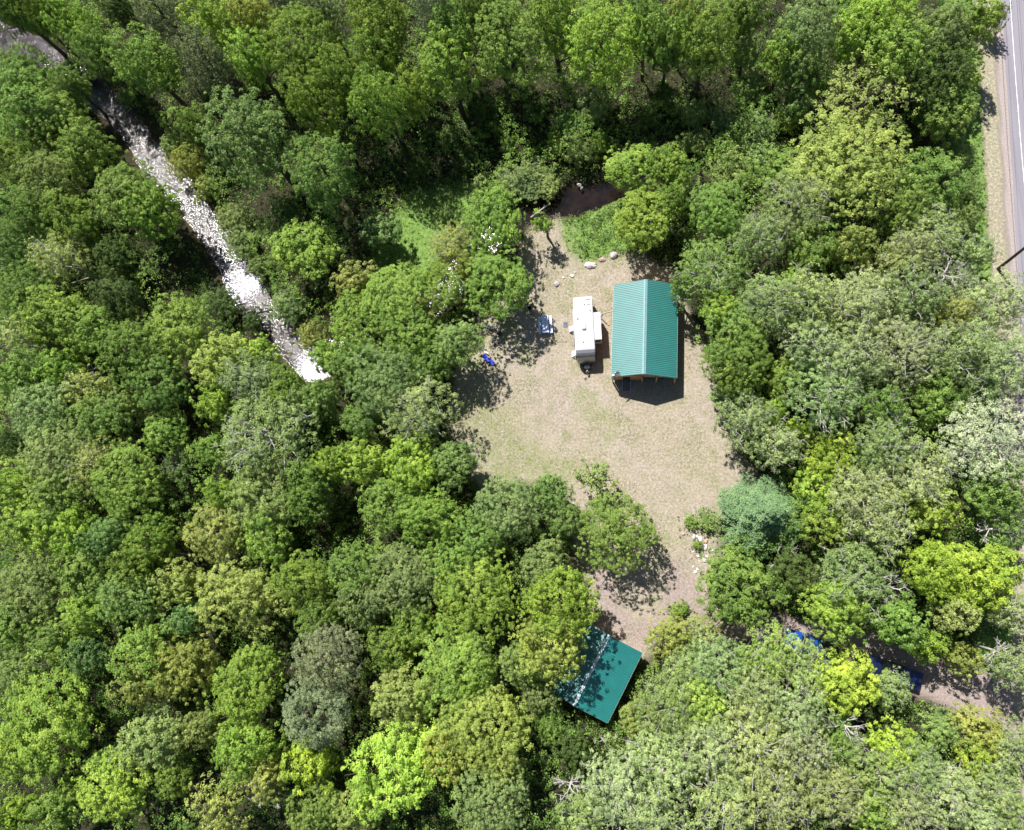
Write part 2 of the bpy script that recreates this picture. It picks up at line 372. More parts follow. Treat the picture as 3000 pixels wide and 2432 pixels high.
def watermat(name, base, s1, k1, rough, glitter=False):
    m, n, b = newmat(name)
    tc = N(n, 'ShaderNodeTexCoord')
    def noise(sc, det=4, rg=.6):
        z = N(n, 'ShaderNodeTexNoise'); z.inputs['Scale'].default_value = sc; z.inputs['Detail'].default_value = det; z.inputs['Roughness'].default_value = rg
        n.links.new(tc.outputs['Object'], z.inputs['Vector']); return z.outputs['Fac']
    cr = N(n, 'ShaderNodeValToRGB'); cr.color_ramp.elements[0].position = .35; cr.color_ramp.elements[1].position = .7
    cr.color_ramp.elements[0].color = (*[v*.35 for v in base], 1); cr.color_ramp.elements[1].color = (*[v*1.6 for v in base], 1)
    n.links.new(noise(.8, 3), cr.inputs[0])
    bp = N(n, 'ShaderNodeBump'); bp.inputs['Strength'].default_value = k1; bp.inputs['Distance'].default_value = .12
    n.links.new(noise(s1, 4, .65), bp.inputs['Height']); n.links.new(bp.outputs[0], b.inputs['Normal'])
    b.inputs['Roughness'].default_value = rough; b.inputs['IOR'].default_value = 1.33; b.inputs['Specular IOR Level'].default_value = .8
    if glitter:                                          # sun glint painted into the colour as pale flecks, denser along set reaches
        at = N(n, 'ShaderNodeAttribute'); at.attribute_name = 'painted_glint'
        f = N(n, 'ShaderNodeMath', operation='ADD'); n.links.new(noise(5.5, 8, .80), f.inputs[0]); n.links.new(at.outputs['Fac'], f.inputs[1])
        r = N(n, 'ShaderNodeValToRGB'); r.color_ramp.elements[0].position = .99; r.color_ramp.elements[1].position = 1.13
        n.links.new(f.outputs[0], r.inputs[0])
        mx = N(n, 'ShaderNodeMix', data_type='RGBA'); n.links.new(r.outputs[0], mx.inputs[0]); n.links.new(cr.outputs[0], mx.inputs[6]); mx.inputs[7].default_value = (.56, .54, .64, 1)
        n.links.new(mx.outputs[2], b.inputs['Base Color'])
    else: n.links.new(cr.outputs[0], b.inputs['Base Color'])
    return m
def build_water():
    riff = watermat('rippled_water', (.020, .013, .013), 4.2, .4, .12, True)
    pond = watermat('still_brown_water', (.009, .005, .0035), 1.2, .10, .05)
    k = 21                                              # the creek down to the pond reach
    fv = [0, 0, .02, .10, .37, .41, .41, .35, .42, .40, .42, .45, .52, .28, .18, .60, .36, .36, .33, .30, .28, .25]  # how much painted sun glint each creek point carries
    def dense(P, V=None):
        out = []; fo = []
        for i in range(len(P)-1):
            for t in np.linspace(0, 1, 5)[:-1]:
                out.append(P[i]+(P[i+1]-P[i])*t)
                if V: fo.append(V[i]+(V[i+1]-V[i])*t)
        out.append(P[-1]); fo.append(V[-1] if V else 0); return np.array(out), fo
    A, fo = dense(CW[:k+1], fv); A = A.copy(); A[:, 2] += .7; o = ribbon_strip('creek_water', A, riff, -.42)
    at = o.data.attributes.new('painted_glint', 'FLOAT', 'POINT'); at.data.foreach_set('value', np.repeat(np.array(fo, dtype=np.float32), 9))
    B, _ = dense(CW[k:]); B = B.copy(); B[:, 2] += .9; ribbon_strip('pond_water', B, pond, -.46)

def build_road():
    m, n, b = newmat('asphalt')
    tc = N(n, 'ShaderNodeTexCoord')
    mp = N(n, 'ShaderNodeMapping'); mp.inputs['Scale'].default_value = (1, .03, 1); mp.inputs['Rotation'].default_value = (0, 0, math.atan2(RD[0], RD[1]))
    n.links.new(tc.outputs['Object'], mp.inputs[0])
    a = N(n, 'ShaderNodeTexNoise'); a.inputs['Scale'].default_value = 1.6; a.inputs['Detail'].default_value = 3
    n.links.new(mp.outputs[0], a.inputs['Vector'])
    f = N(n, 'ShaderNodeTexNoise'); f.inputs['Scale'].default_value = 9; f.inputs['Detail'].default_value = 6
    n.links.new(tc.outputs['Object'], f.inputs['Vector'])
    ad = N(n, 'ShaderNodeMath', operation='ADD'); n.links.new(a.outputs['Fac'], ad.inputs[0])
    ml = N(n, 'ShaderNodeMath', operation='MULTIPLY'); ml.inputs[1].default_value = .45; n.links.new(f.outputs['Fac'], ml.inputs[0]); n.links.new(ml.outputs[0], ad.inputs[1])
    cr = N(n, 'ShaderNodeValToRGB'); cr.color_ramp.elements[0].position = .5; cr.color_ramp.elements[1].position = .95
    cr.color_ramp.elements[0].color = (.165, .155, .18, 1); cr.color_ramp.elements[1].color = (.225, .212, .245, 1)
    n.links.new(ad.outputs[0], cr.inputs[0]); n.links.new(cr.outputs[0], b.inputs['Base Color']); b.inputs['Roughness'].default_value = .9
    vs = []; q = []; ts = np.arange(-260, 320, 2.0); rng = np.random.default_rng(5)
    for i, t in enumerate(ts):
        for w in (0+rng.uniform(-.06, .06), 2.2, 4.4, 7.0): p = RB+RD*t+RN*w; vs.append((p[0], p[1], .035 if w > .2 else .03))
        if i:
            for k in range(3): a0 = (i-1)*4+k; q.append((a0, a0+1, a0+5, a0+4))
    me = np_mesh('road', np.array(vs), np.array(q), m); o = bpy.data.objects.new('road', me); link(o); tag(o, kind='structure')
    mm = MB()
    for w in (3.4, 3.6):
        a, c = RB+RD*-250+RN*w, RB+RD*310+RN*w; mm.box(((a[0]+c[0])/2, (a[1]+c[1])/2, .041), (.09, 560, .006), Matrix.Rotation(-math.atan2(RD[0], RD[1]), 3, 'Z'))
    mm.build('road_marking', plain('worn_yellow_paint', (.55, .42, .12), .8)); tag(bpy.data.objects['road_marking'], kind='structure')

build_ground(); build_water(); build_road()

# ------------------------------------------------------------------ cabin
def gable_roof(root, W, L, he, hr, roofm, ridgem, pitch=.23, over=.0, ridgew=.2, fascia='whitetrim'):
    """two metal roof faces with raised ribs, ridge cap and barge boards; x across, y along the ridge"""
    hw = W/2; sl = math.hypot(hw, hr-he); th = math.atan2(hr-he, hw)
    for s in (-1, 1):
        m = MB(); t = .05
        nrm = Vector((s*math.sin(th), 0, math.cos(th)))
        e = Vector((s*hw, 0, he)); r = Vector((s*.01, 0, hr))
        a, b, c, d = [Vector((p.x, y, p.z)) for p, y in ((e, -L/2), (e, L/2), (r, L/2), (r, -L/2))]
        lo = [v-nrm*t for v in (a, b, c, d)]
        m.add([a, b, c, d]+lo, [(0, 1, 2, 3), (7, 6, 5, 4), (0, 3, 7, 4), (1, 0, 4, 5), (2, 1, 5, 6), (3, 2, 6, 7)])
        k = int(L/pitch); rot = Matrix(((0, 1, 0), (0, 0, 1), (1, 0, 0)))
        dirv = (r-e).normalized(); q = Matrix((dirv, nrm.cross(dirv), nrm)).transposed()
        for i in range(k+1):
            y = -L/2+.02+i*(L-.04)/k
            cc = (e+r)/2+Vector((0, y, 0))+nrm*.022
            m.box(cc, (sl-.02, .05, .05), q, top=(1, .7))
        m.build('roof_panel', roofm, root)
    rc = MB()
    for s in (-1, 1):
        nrm = Vector((s*math.sin(th), 0, math.cos(th))); dirv = Vector((-s*math.cos(th), 0, math.sin(th))); q = Matrix((dirv, nrm.cross(dirv), nrm)).transposed()
        c = Vector((0, 0, hr))-dirv*ridgew/2+nrm*.045
        rc.box(c, (ridgew, L+.04, .014), q)
    rc.build('ridge_cap', ridgem, root)
    for yy in (-1, 1):
        f = MB()
        for s in (-1, 1):
            nrm = Vector((s*math.sin(th), 0, math.cos(th))); dirv = Vector((-s*math.cos(th), 0, math.sin(th))); q = Matrix((dirv, nrm.cross(dirv), nrm)).transposed()
            c = Vector((s*hw/2, yy*(L/2+.021), (he+hr)/2))-nrm*.13
            f.box(c, (sl-.01, .03, .22), q)
        f.build('barge_board', fascia, root)
    for s in (-1, 1):
        f = MB(); f.box((s*(hw+.02), 0, he-.11), (.03, L-.02, .16)); f.build('eave_trim', fascia, root)

def build_cabin():
    he, hr = 3.1, 5.0
    P = [G(*q, z) for q, z in (((1791.7, 1103.4), he), ((1985.9, 1109.2), he), ((1795.6, 831.1), he), ((1984.1, 837.3), he))]
    c = sum(P)/4; W, L = 7.85, 11.75; rz = rad(-2.9)
    root = empty('cabin', (c[0], c[1], 0), rz, 'open-fronted timber cabin under a large bright green ribbed metal gable roof', 'cabin')
    gable_roof(root, W, L, he, hr, 'greenroof', 'ridge', ridgew=.22)
    hw = W/2-.18; y0, y1 = -L/2+.25, L/2-.3; fl = .5
    top = he-.12
    # walls: enclosed left bay, open right bay with a back room behind
    w = MB(); w.box((-hw+.05, (y0+y1)/2, (fl+top)/2), (.1, y1-y0, top-fl)); w.build('wall', 'wood', root)
    w = MB(); w.box((hw-.05, 1.6, (top)/2), (.1, y1-y0-3.4, top)); w.build('wall', 'wood', root)
    w = MB(); w.prism([(-hw+.11, .0), (hw-.11, .0), (hw-.11, top), (0, hr-.35), (-hw+.11, top)], y1-.1, y1)
    w.v = [(y, x, z) for x, y, z in w.v]; w.build('back_wall', 'wood', root)
    split = -hw+3.55
    w = MB(); dx0, dx1 = -hw+1.22, -hw+2.12                # door opening in the front wall
    w.box(((-hw+.11+dx0)/2, y0+.05, (fl+top)/2), (dx0+hw-.11, .1, top-fl)); w.box(((dx1+split)/2, y0+.05, (fl+top)/2), (split-dx1, .1, top-fl))
    w.box(((dx0+dx1)/2, y0+.05, (fl+2.05+top)/2), (dx1-dx0, .1, top-fl-2.05)); w.build('front_wall', 'wood', root)
    d = MB(); d.box(((dx0+dx1)/2, y0+.07, fl+1.02), (dx1-dx0-.02, .05, 2.03)); dd = d.build('door', 'darktrim', root)
    h = MB(); h.tube([(dx1-.12, y0+.0, fl+1), (dx1-.12, y0+.04, fl+1)], .03); h.build('handle', 'steel', dd)
    h = MB(); h.box(((dx0+dx1)/2, y0+.035, fl+1.5), (.5, .02, .7)); h.build('window', 'glass', dd)
    w = MB(); w.box((split-.05, (y0+y1)/2-.1, (fl+top)/2), (.1, y1-y0-.35, top-fl)); w.build('partition', 'wood', root)
    w = MB(); w.box(((-hw+split)/2+.03, (y0+y1)/2, fl-.08), (split+hw-.04, y1-y0-.02, .14)); w.build('floor_deck', 'deck', root)
    w = MB(); w.box(((split+hw)/2+.02, 1.9, top/2), (hw-split-.2, .1, top)); w.build('room_wall', 'wood', root)
    g = MB(); g.prism([(-hw+.1, top+.03), (hw-.1, top+.03), (0, hr-.25)], y0+.0, y0+.09); g.v = [(y, x, z) for x, y, z in g.v]; g.build('gable_wall', 'timber', root)
    b = MB(); b.box((0, y0-.06, top-.12), (2*hw+.1, .1, .24)); b.build('beam', 'timber', root)
    for x, lean in ((-hw-.03, 0), (split+.02, 0), (split+1.75, 0), (hw+.0, 0)):
        p = MB(); p.box((x, y0-.19 if x > -hw else y0-.2, (top)/2), (.15, .15, top-.01))
        p.build('post', 'whitetrim' if x < -hw+.1 else 'timber', root)
    # porch steps with side rails
    st = MB()
    for i in range(4): st.box(((dx0+dx1)/2, y0-.38-i*.27, fl-.12-i*.115), (1.0, .25, .045))
    s1 = st.build('step_treads', 'deck', root)
    for x in (dx0-.06, dx1+.06):
        r = MB(); r.bar((x, y0-.22, fl-.06), (x, y0-1.38, .05), .05, .16); r.build('step_stringer', 'steel', root)
    # things kept in the open bay
    k = empty('barrel', root.matrix_basis @ Vector((split+2.55, y0+.55, 0)), 0, 'blue plastic barrel standing inside the open bay of the cabin', 'barrel')
    m = MB(); m.tube([(0, 0, 0), (0, 0, .08), (0, 0, .45), (0, 0, .82), (0, 0, .88)], [.27, .29, .31, .29, .25], 18); m.build('body', 'bluepaint', k)
    m = MB(); m.tube([(0, 0, .885), (0, 0, .91)], .26, 18); m.build('lid', 'darktrim', k)
    k = empty('camp_chair', root.matrix_basis @ Vector((split+1.0, y0+.75, 0)), rad(15), 'small dark folding chair standing in the shade of the open bay', 'chair')
    camp_chair(k, 'navycanvas')
    # satellite dish on the corner of the roof
    loc = root.matrix_basis @ Vector((-W/2+.75, -L/2+.14, he+(hr-he)*.19+.06))
    s = empty('satellite_dish', loc, rz, 'small grey satellite dish on the near left corner of the green roof', 'satellite dish')
    m = MB(); m.tube([(-.42, 0, -.06), (-.35, 0, .1), (-.12, 0, .5)], .03, 8); m.box((-.44, 0, -.08), (.34, .16, .05)); m.build('mast', 'steel', s)
    m = MB(); R = 12
    rings = []; az = Vector((.55, -.45, .62)).normalized(); q = az.to_track_quat('Z', 'Y')
    for i in range(6):
        r = .36*i/5+.001; rings.append([(q @ Vector((r*math.cos(2*math.pi*k/20), r*1.1*math.sin(2*math.pi*k/20), .55*r*r)))+Vector((-.02, 0, .55)) for k in range(20)])
    vs = [v for r in rings for v in r]; fs = [(i*20+k, i*20+(k+1) % 20, i*20+20+(k+1) % 20, i*20+20+k) for i in range(5) for k in range(20)]
    n0 = len(vs); vs += [v-az*.018 for v in vs]; fs += [tuple(reversed([j+n0 for j in f])) for f in fs]
    fs += [(100+k, 100+(k+1) % 20, n0+100+(k+1) % 20, n0+100+k) for k in range(20)]
    m.add(vs, fs, True); m.build('dish', 'steel', s)
    m = MB(); m.tube([Vector((-.02, 0, .33)), Vector((-.02, 0, .4))+az*.25, Vector((-.02, 0, .55))+az*.42], .015, 6); m.box(Vector((-.02, 0, .55))+az*.44, (.07, .07, .09), q.to_matrix()); m.build('feed_arm', 'steel', s)
    return root

def camp_chair(root, canvas):
    m = MB(); m.box((0, 0, .43), (.5, .46, .02)); m.build('seat', canvas, root, bevel=.006)
    m = MB(); m.box((0, .25, .70), (.5, .02, .5), Matrix.Rotation(rad(12), 3, 'X')); m.build('backrest', canvas, root, bevel=.006)
    for sx in (-1, 1):
        m = MB(); m.tube([(sx*.25, -.23, 0), (-sx*.22, .2, .42)], .012, 6); m.build('leg', 'black', root)
        m = MB(); m.tube([(sx*.25, .23, 0), (sx*.26, .26, .95)], .012, 6); m.build('leg', 'black', root)
        m = MB(); m.box((sx*.29, 0, .62), (.06, .48, .02)); m.build('armrest', canvas, root)

# ------------------------------------------------------------------ green roofed shed
def build_shed():
    c = (-4.82, -12.33); W, L, he, hr = 8.4, 8.75, 2.6, 3.75
    root = empty('shed', (c[0], c[1], 0), rad(-28.2), 'teal-roofed shed turned at an angle with dappled shade and a pale worn ridge', 'shed')
    gable_roof(root, W, L, he, hr, 'tealroof', 'ridge_worn', pitch=.3, ridgew=.16)
    hw, hl, top = W/2-.35, L/2-.35, he-.06
    for s in (-1, 1):
        m = MB(); m.box((s*hw, 0, top/2), (.1, 2*hl-.1, top)); m.build('wall', 'wood', root)
    for s in (-1, 1):
        m = MB(); pr = [(-hw-.05, 0), (hw+.05, 0), (hw+.05, top), (0, hr-.22), (-hw-.05, top)]
        m.prism(pr, s*hl-.05, s*hl+.05); m.v = [(y, x, z) for x, y, z in m.v]; m.build('end_wall', 'wood', root)
    m = MB(); m.box((1.0, hl+.08, 1.05), (2.4, .05, 2.1)); d = m.build('door', 'timber', root)
    m = MB(); m.box((1.9, hl+.13, 1.05), (.04, .04, .2)); m.build('handle', 'black', d)
    m = MB(); m.box((hw+.07, -.8, 1.5), (.04, 1.0, .7)); d = m.build('window', 'glass', root)
    m = MB()
    for y in (-1.33, -.27): m.box((hw+.08, y, 1.5), (.06, .07, .84))
    for z in (1.11, 1.89): m.box((hw+.08, -.8, z), (.06, .99, .07))
    m.build('frame', 'whitetrim', d)

# ------------------------------------------------------------------ camper
def text_mesh(s, size, name, mat, parent, M, ext=.004):
    cu = bpy.data.curves.new(name, 'FONT'); cu.body = s; cu.size = size; cu.align_x = 'CENTER'; cu.extrude = ext
    t = bpy.data.objects.new(name, cu); link(t)
    bpy.context.view_layer.update()
    me = bpy.data.meshes.new_from_object(t.evaluated_get(bpy.context.evaluated_depsgraph_get())); me.name = name
    bpy.data.objects.remove(t); bpy.data.curves.remove(cu)
    me.transform(M); me.materials.clear(); me.materials.append(MAT[mat])
    o = bpy.data.objects.new(name, me); link(o, parent); return o

def build_camper():
    root = empty('camper', (-5.03, 28.85, 0), rad(2.0), 'long white travel trailer with grey front cap parked beside the cabin', 'camper')
    hw = 1.19; yb = 3.5; yf = -3.4
    prof = [(yb, .55), (yb, 3.0), (yb-.12, 3.16), (yf, 3.16), (yf-.5, 3.02), (yf-.85, 2.7), (yf-1.08, 2.2), (yf-1.2, 1.5), (yf-1.22, .9), (yf-1.15, .6), (-3.0, .55)]
    # white box with the grey cap in front of it
    m = MB(); m.prism([(yb, .55), (yb, 3.0), (yb-.14, 3.14), (yf, 3.14), (yf, .55)], -hw, hw); m.build('body', 'white', root, bevel=.05, seg=2)
    cap = MB(); cp = [(yf-.001, .57), (yf-.001, 3.12), (yf-.4, 3.06), (yf-.66, 2.88), (yf-.84, 2.62), (yf-.98, 2.2), (yf-1.10, 1.7), (yf-1.18, 1.2), (yf-1.16, .75), (yf-1.08, .57)]
    def ins(y, z): return .10 if y < yf-.8 else (.03 if y < yf-.3 else 0)
    cap.prism(cp, -hw+.003, hw-.003, ins); cap.build('front_cap', 'greycap', root, bevel=.035)
    r = MB(); r.box((0, .08, 3.17), (2*hw-.08, 6.7, .03)); rf = r.build('roof', 'roofmembrane', root, bevel=.012)
    # roof fittings
    m = MB(); m.box((.0, -.5, 3.33), (.52, .82, .29), top=(.85, .8)); m.build('air_conditioner', 'whitetrim', root, bevel=.06)
    m = MB(); m.box((.62, 3.15, 3.235), (.62, .36, .1), top=(.9, .85)); m.build('skylight', 'whitetrim', root, bevel=.03)
    m = MB(); m.box((.72, 2.58, 3.235), (.42, .42, .1), top=(.9, .9)); m.build('roof_vent', 'whitetrim', root, bevel=.03)
    m = MB(); m.tube([(-.75, .65, 3.185), (-.75, .65, 3.25), (-.75, .65, 3.33)], [.13, .13, .07], 14); m.build('antenna', 'whitetrim', root)
    for x, y in ((.15, 2.45), (.85, 1.6), (-.2, -2.4)):
        m = MB(); m.tube([(x, y, 3.18), (x, y, 3.32)], .045, 10); m.tube([(x, y, 3.33), (x, y, 3.36)], .07, 10); m.build('vent_pipe', 'steel', root)
    # slide-out
    m = MB(); m.box((hw+.44, -.4, 1.9), (.88, 3.45, 2.0)); so = m.build('slide_out', 'white', root, bevel=.03)
    m = MB(); m.box((hw+.45, -2.14, 2.15), (.5, .02, .55)); w = m.build('window', 'glass', so, bevel=.0)
    m = MB()
    for z in (1.86, 2.44): m.box((hw+.45, -2.145, z), (.58, .03, .05))
    for x in (.18, .72): m.box((hw+x, -2.145, 2.15), (.05, .03, .53))
    m.build('frame', 'darktrim', w)
    m = MB(); m.box((hw+.44, -.4, 2.925), (.95, 3.52, .04)); m.build('slide_roof', 'roofmembrane', so)
    # door side (left)
    m = MB(); m.box((-hw-.012, .25, 1.65), (.025, .66, 1.85)); d = m.build('door', 'white', root, bevel=.008)
    m = MB(); m.box((-hw-.035, .25, 2.15), (.02, .4, .5)); m.build('window', 'glass', d)
    m = MB(); m.tube([(-hw-.08, -.14, 1.3), (-hw-.1, -.14, 1.6), (-hw-.08, -.14, 1.9)], .018, 6); m.build('handle', 'chrome', d)
    m = MB(); m.box((-hw-.012, -3.0, 1.65), (.025, .6, 1.8)); m.build('door', 'white', root, bevel=.008)
    for y in (1.7, -1.6):
        m = MB(); m.box((-hw-.012, y, 2.0), (.02, .9, .55)); m.build('window', 'glass', root)
    m = MB(); m.tube([(-hw-.09, 2.0, 2.95), (-hw-.09, -2.9, 2.95)], .07, 10); m.build('awning_roll', 'greyhose', root)
    m = MB(); m.box((hw+.01, 2.2, 2.0), (.02, .9, .5)); m.build('window', 'glass', root)
    for s in (-1, 1):
        for y in (.25-.4, -1.3):
            t = MB(); t.tube([(s*(hw-.26), y, .34), (s*(hw-.02), y, .34)], .34, 22, smooth=False); wh = t.build('wheel', 'black', root, bevel=.03)
            t = MB(); t.tube([(s*(hw-.02), y, .34), (s*(hw+.01), y, .34)], .19, 16, smooth=False); t.build('rim', 'steel', wh)
    fr = MB()
    for s in (-1, 1): fr.bar((s*.9, 3.4, .48), (s*.9, -4.3, .48), .08, .13)
    fr.build('chassis', 'darktrim', root)
    a = MB()
    for s in (-1, 1): a.bar((s*.85, -4.15, .5), (s*.06, -5.75, .46), .08, .13)
    a.bar((-.5, -4.72, .5), (.5, -4.72, .5), .06, .08); a.tube([(0, -5.7, .5), (0, -5.98, .5)], .07, 10); a.tube([(0, -5.55, .02), (0, -5.55, .85)], .04, 10)
    a.build('hitch', 'darktrim', root)
    p = MB(); p.tube([(0, -5.0, .55), (0, -5.0, .62), (0, -5.0, .95), (0, -5.0, 1.07)], [.36, .38, .36, .22], 20)
    p.v = [(x, -5.0+(y+5.0)*.55, z) for x, y, z in p.v]; p.build('tank_cover', 'whitetrim', root)
    p = MB(); p.tube([(0, -5.55, .85), (0, -5.55, .95)], .08, 12); p.build('jack', 'whitetrim', root)
    # lettering and swoosh on the cap
    a, b = Vector((0, yf-.98, 2.2)), Vector((0, yf-1.10, 1.7)); up = (a-b).normalized(); out = Vector((1, 0, 0)).cross(up)
    pos = b+(a-b)*.35+out*.006
    T = Matrix(((1, up.x*0, 0, 0), (0, up.y, out.y, 0), (0, up.z, out.z, 0), (0, 0, 0, 1))); T = Matrix.Translation(pos) @ T
    text_mesh('CATALINA', .34, 'lettering', 'whitetrim', root, T)
    s = MB(); n = 10; a2, b2 = Vector((0, yf-.84, 2.62)), Vector((0, yf-.98, 2.2)); u2 = (a2-b2).normalized(); o2 = Vector((1, 0, 0)).cross(u2)
    top = []; bot = []
    for i in range(n+1):
        t = i/n; x = -.42+.36*t; base = b2+u2*(.04+.2*math.sin(t*1.5))+o2*.008
        wd = .10*math.sin(math.pi*t)*(.6+.4*t)+.005; top.append(base+u2*wd+Vector((x, 0, 0))); bot.append(base+Vector((x, 0, 0)))
    s.add(top+bot, [(i, i+1, n+2+i, n+1+i) for i in range(n)]); s.build('emblem', 'whitetrim', root)
    for sx in (-1, 1): m = MB(); m.box((sx*.9, yf-1.07, 2.02), (.1, .04, .04)); m.build('marker_light', 'orange', root)
    base = root.matrix_basis
    # portable steps, doormat, chock, hoses
    e = empty('entry_steps', base @ Vector((-hw-.12, .25, 0)), rad(2), 'white folding entry steps at the side door of the camper', 'steps')
    for i in range(3):
        m = MB(); m.box((-.14-i*.24, 0, .72-i*.2), (.26, .72, .04)); m.build('tread', 'whitetrim', e)
    for s in (-1, 1):
        m = MB(); m.bar((-.02, s*.37, .78), (-.72, s*.37, .22), .035, .07); m.bar((-.6, s*.37, .28), (-.62, s*.37, .0), .03); m.bar((-.1, s*.37, .7), (-.1, s*.37, 0), .03); m.build('rail', 'steel', e)
    e = empty('entry_steps', base @ Vector((-hw-.06, -3.05, 0)), rad(2), 'striped white metal steps under the front door of the camper', 'steps')
    for i in range(4):
        m = MB(); m.box((-.1-i*.15, 0, .85-i*.19), (.11, .74, .04)); m.build('tread', 'white', e)
    for s in (-1, 1):
        m = MB(); m.bar((0, s*.39, .93), (-.58, s*.39, .1), .03, .06); m.bar((-.56, s*.39, .15), (-.56, s*.39, .0), .03); m.bar((-.06, s*.39, .85), (-.06, s*.39, .0), .03); m.build('rail', 'darktrim', e)
    m = MB(); m.box((0, 0, .012), (.55, .75, .02)); o = m.build('doormat', plain('slate_mat', (.09, .10, .13), .9), None, loc=G(1620+160/4.34, 820+573/4.34), rz=rad(2))
    tag(o, 'dark grey doormat on the grass at the foot of the camper steps', 'mat')
    m = MB(); m.add([(-.14, -.12, 0), (.16, -.12, 0), (.16, .12, 0), (-.14, .12, 0), (-.12, -.12, .16), (-.12, .12, .16)], [(0, 3, 2, 1), (0, 1, 4), (1, 2, 5, 4), (2, 3, 5), (3, 0, 4, 5)])
    o = m.build('wheel_chock', 'hose', None, loc=G(1715.5, 1109.5), rz=rad(35)); tag(o, 'small brown wedge block lying on the dry grass ahead of the camper hitch', 'chock')
    def hose(name, pts, r, mat, lab, cat):
        P = [G(1620+x/4.34, 820+y/4.34, z) for x, y, z in pts]; c = P[0].copy(); c[2] = 0; Q = []
        for i in range(len(P)-1):
            for t in np.linspace(0, 1, 5)[:-1]: Q.append(P[i]*(1-t)+P[i+1]*t)
        Q.append(P[-1]); m = MB(); m.tube([q-c for q in Q], r, 8); o = m.build(name, mat, None, loc=c); return tag(o, lab, cat)
    hose('power_cord', [(590, 455, .35), (640, 430, .04), (700, 412, .04), (775, 395, .04)], .045, 'greyhose', 'pale grey cord running from the camper to the cabin wall', 'cord')
    o = empty('sewer_hose', G(1620+600/4.34, 820+485/4.34), 0, 'brown drain hose with an orange end lying between camper and cabin', 'hose')
    P = [G(1620+x/4.34, 820+y/4.34, .07) for x, y in ((560, 470), (610, 492), (640, 512), (668, 545), (695, 566))]
    m = MB(); m.tube([p-np.array(o.location) for p in P], .06, 8); m.build('pipe', 'hose', o)
    m = MB(); q = G(1620+695/4.34, 820+566/4.34, .07)-np.array(o.location); q2 = G(1620+716/4.34, 820+578/4.34, .07)-np.array(o.location); m.tube([q, q2], .075, 10); m.build('connector', 'orange', o)

# ------------------------------------------------------------------ picnic table
def build_table():
    c = G(1300+708/2.378, 650+716/2.378, .4)
    root = empty('picnic_table', (c[0], c[1], 0), rad(3), 'pale blue-grey wooden picnic table with two benches in tree shade', 'picnic table')
    L = 2.35
    m = MB()
    for i in range(5): m.box((-.36+i*.18, 0, .75), (.165, L, .04))
    m.build('tabletop', 'tablewood', root, bevel=.004)
    for s in (-1, 1):
        m = MB()
        for k in (0, 1): m.box((s*(.66+k*.16), -.04, .45), (.145, L, .04))
        m.build('bench', 'tablewood', root, bevel=.004)
    for y in (-.8, .8):
        for s in (-1, 1):
            m = MB(); m.bar((s*.28, y, .72), (s*.62, y, .0), .05, .10); m.build('leg', 'tablewood', root)
        m = MB(); m.box((0, y+.055, .39), (1.6, .045, .1)); m.box((0, y+.055, .70), (.86, .045, .08)); m.build('crossbar', 'tablewood', root)

# ------------------------------------------------------------------ stones
def rock(name, loc, dims, mat, seed, label, group=None, cat='boulder', rz=0.0):
    r = random.Random(seed); bm = bmesh.new(); bmesh.ops.create_icosphere(bm, subdivisions=3 if dims[0] > .35 else 2, radius=1)
    cuts = [(Vector((r.uniform(-1, 1), r.uniform(-1, 1), r.uniform(-.6, 1))).normalized(), r.uniform(.62, .88)) for _ in range(9)]
    for v in bm.verts:
        p = v.co.copy()
        for n, d in cuts:
            k = p.dot(n)
            if k > d: p -= n*(k-d)*.85
        p *= 1+.05*math.sin(p.x*7+seed)+.05*math.sin(p.y*8+p.z*5+seed)
        v.co = (p.x*dims[0], p.y*dims[1], max(p.z, -.45)*dims[2])
    me = bpy.data.meshes.new(name); bm.to_mesh(me); bm.free(); me.materials.append(MAT[mat])
    for f in me.polygons: f.use_smooth = dims[0] > .35
    o = bpy.data.objects.new(name, me); link(o); o.location = (float(loc[0]), float(loc[1]), dims[2]*.3); o.rotation_euler = (0, 0, rz)
    return tag(o, label, cat, group)

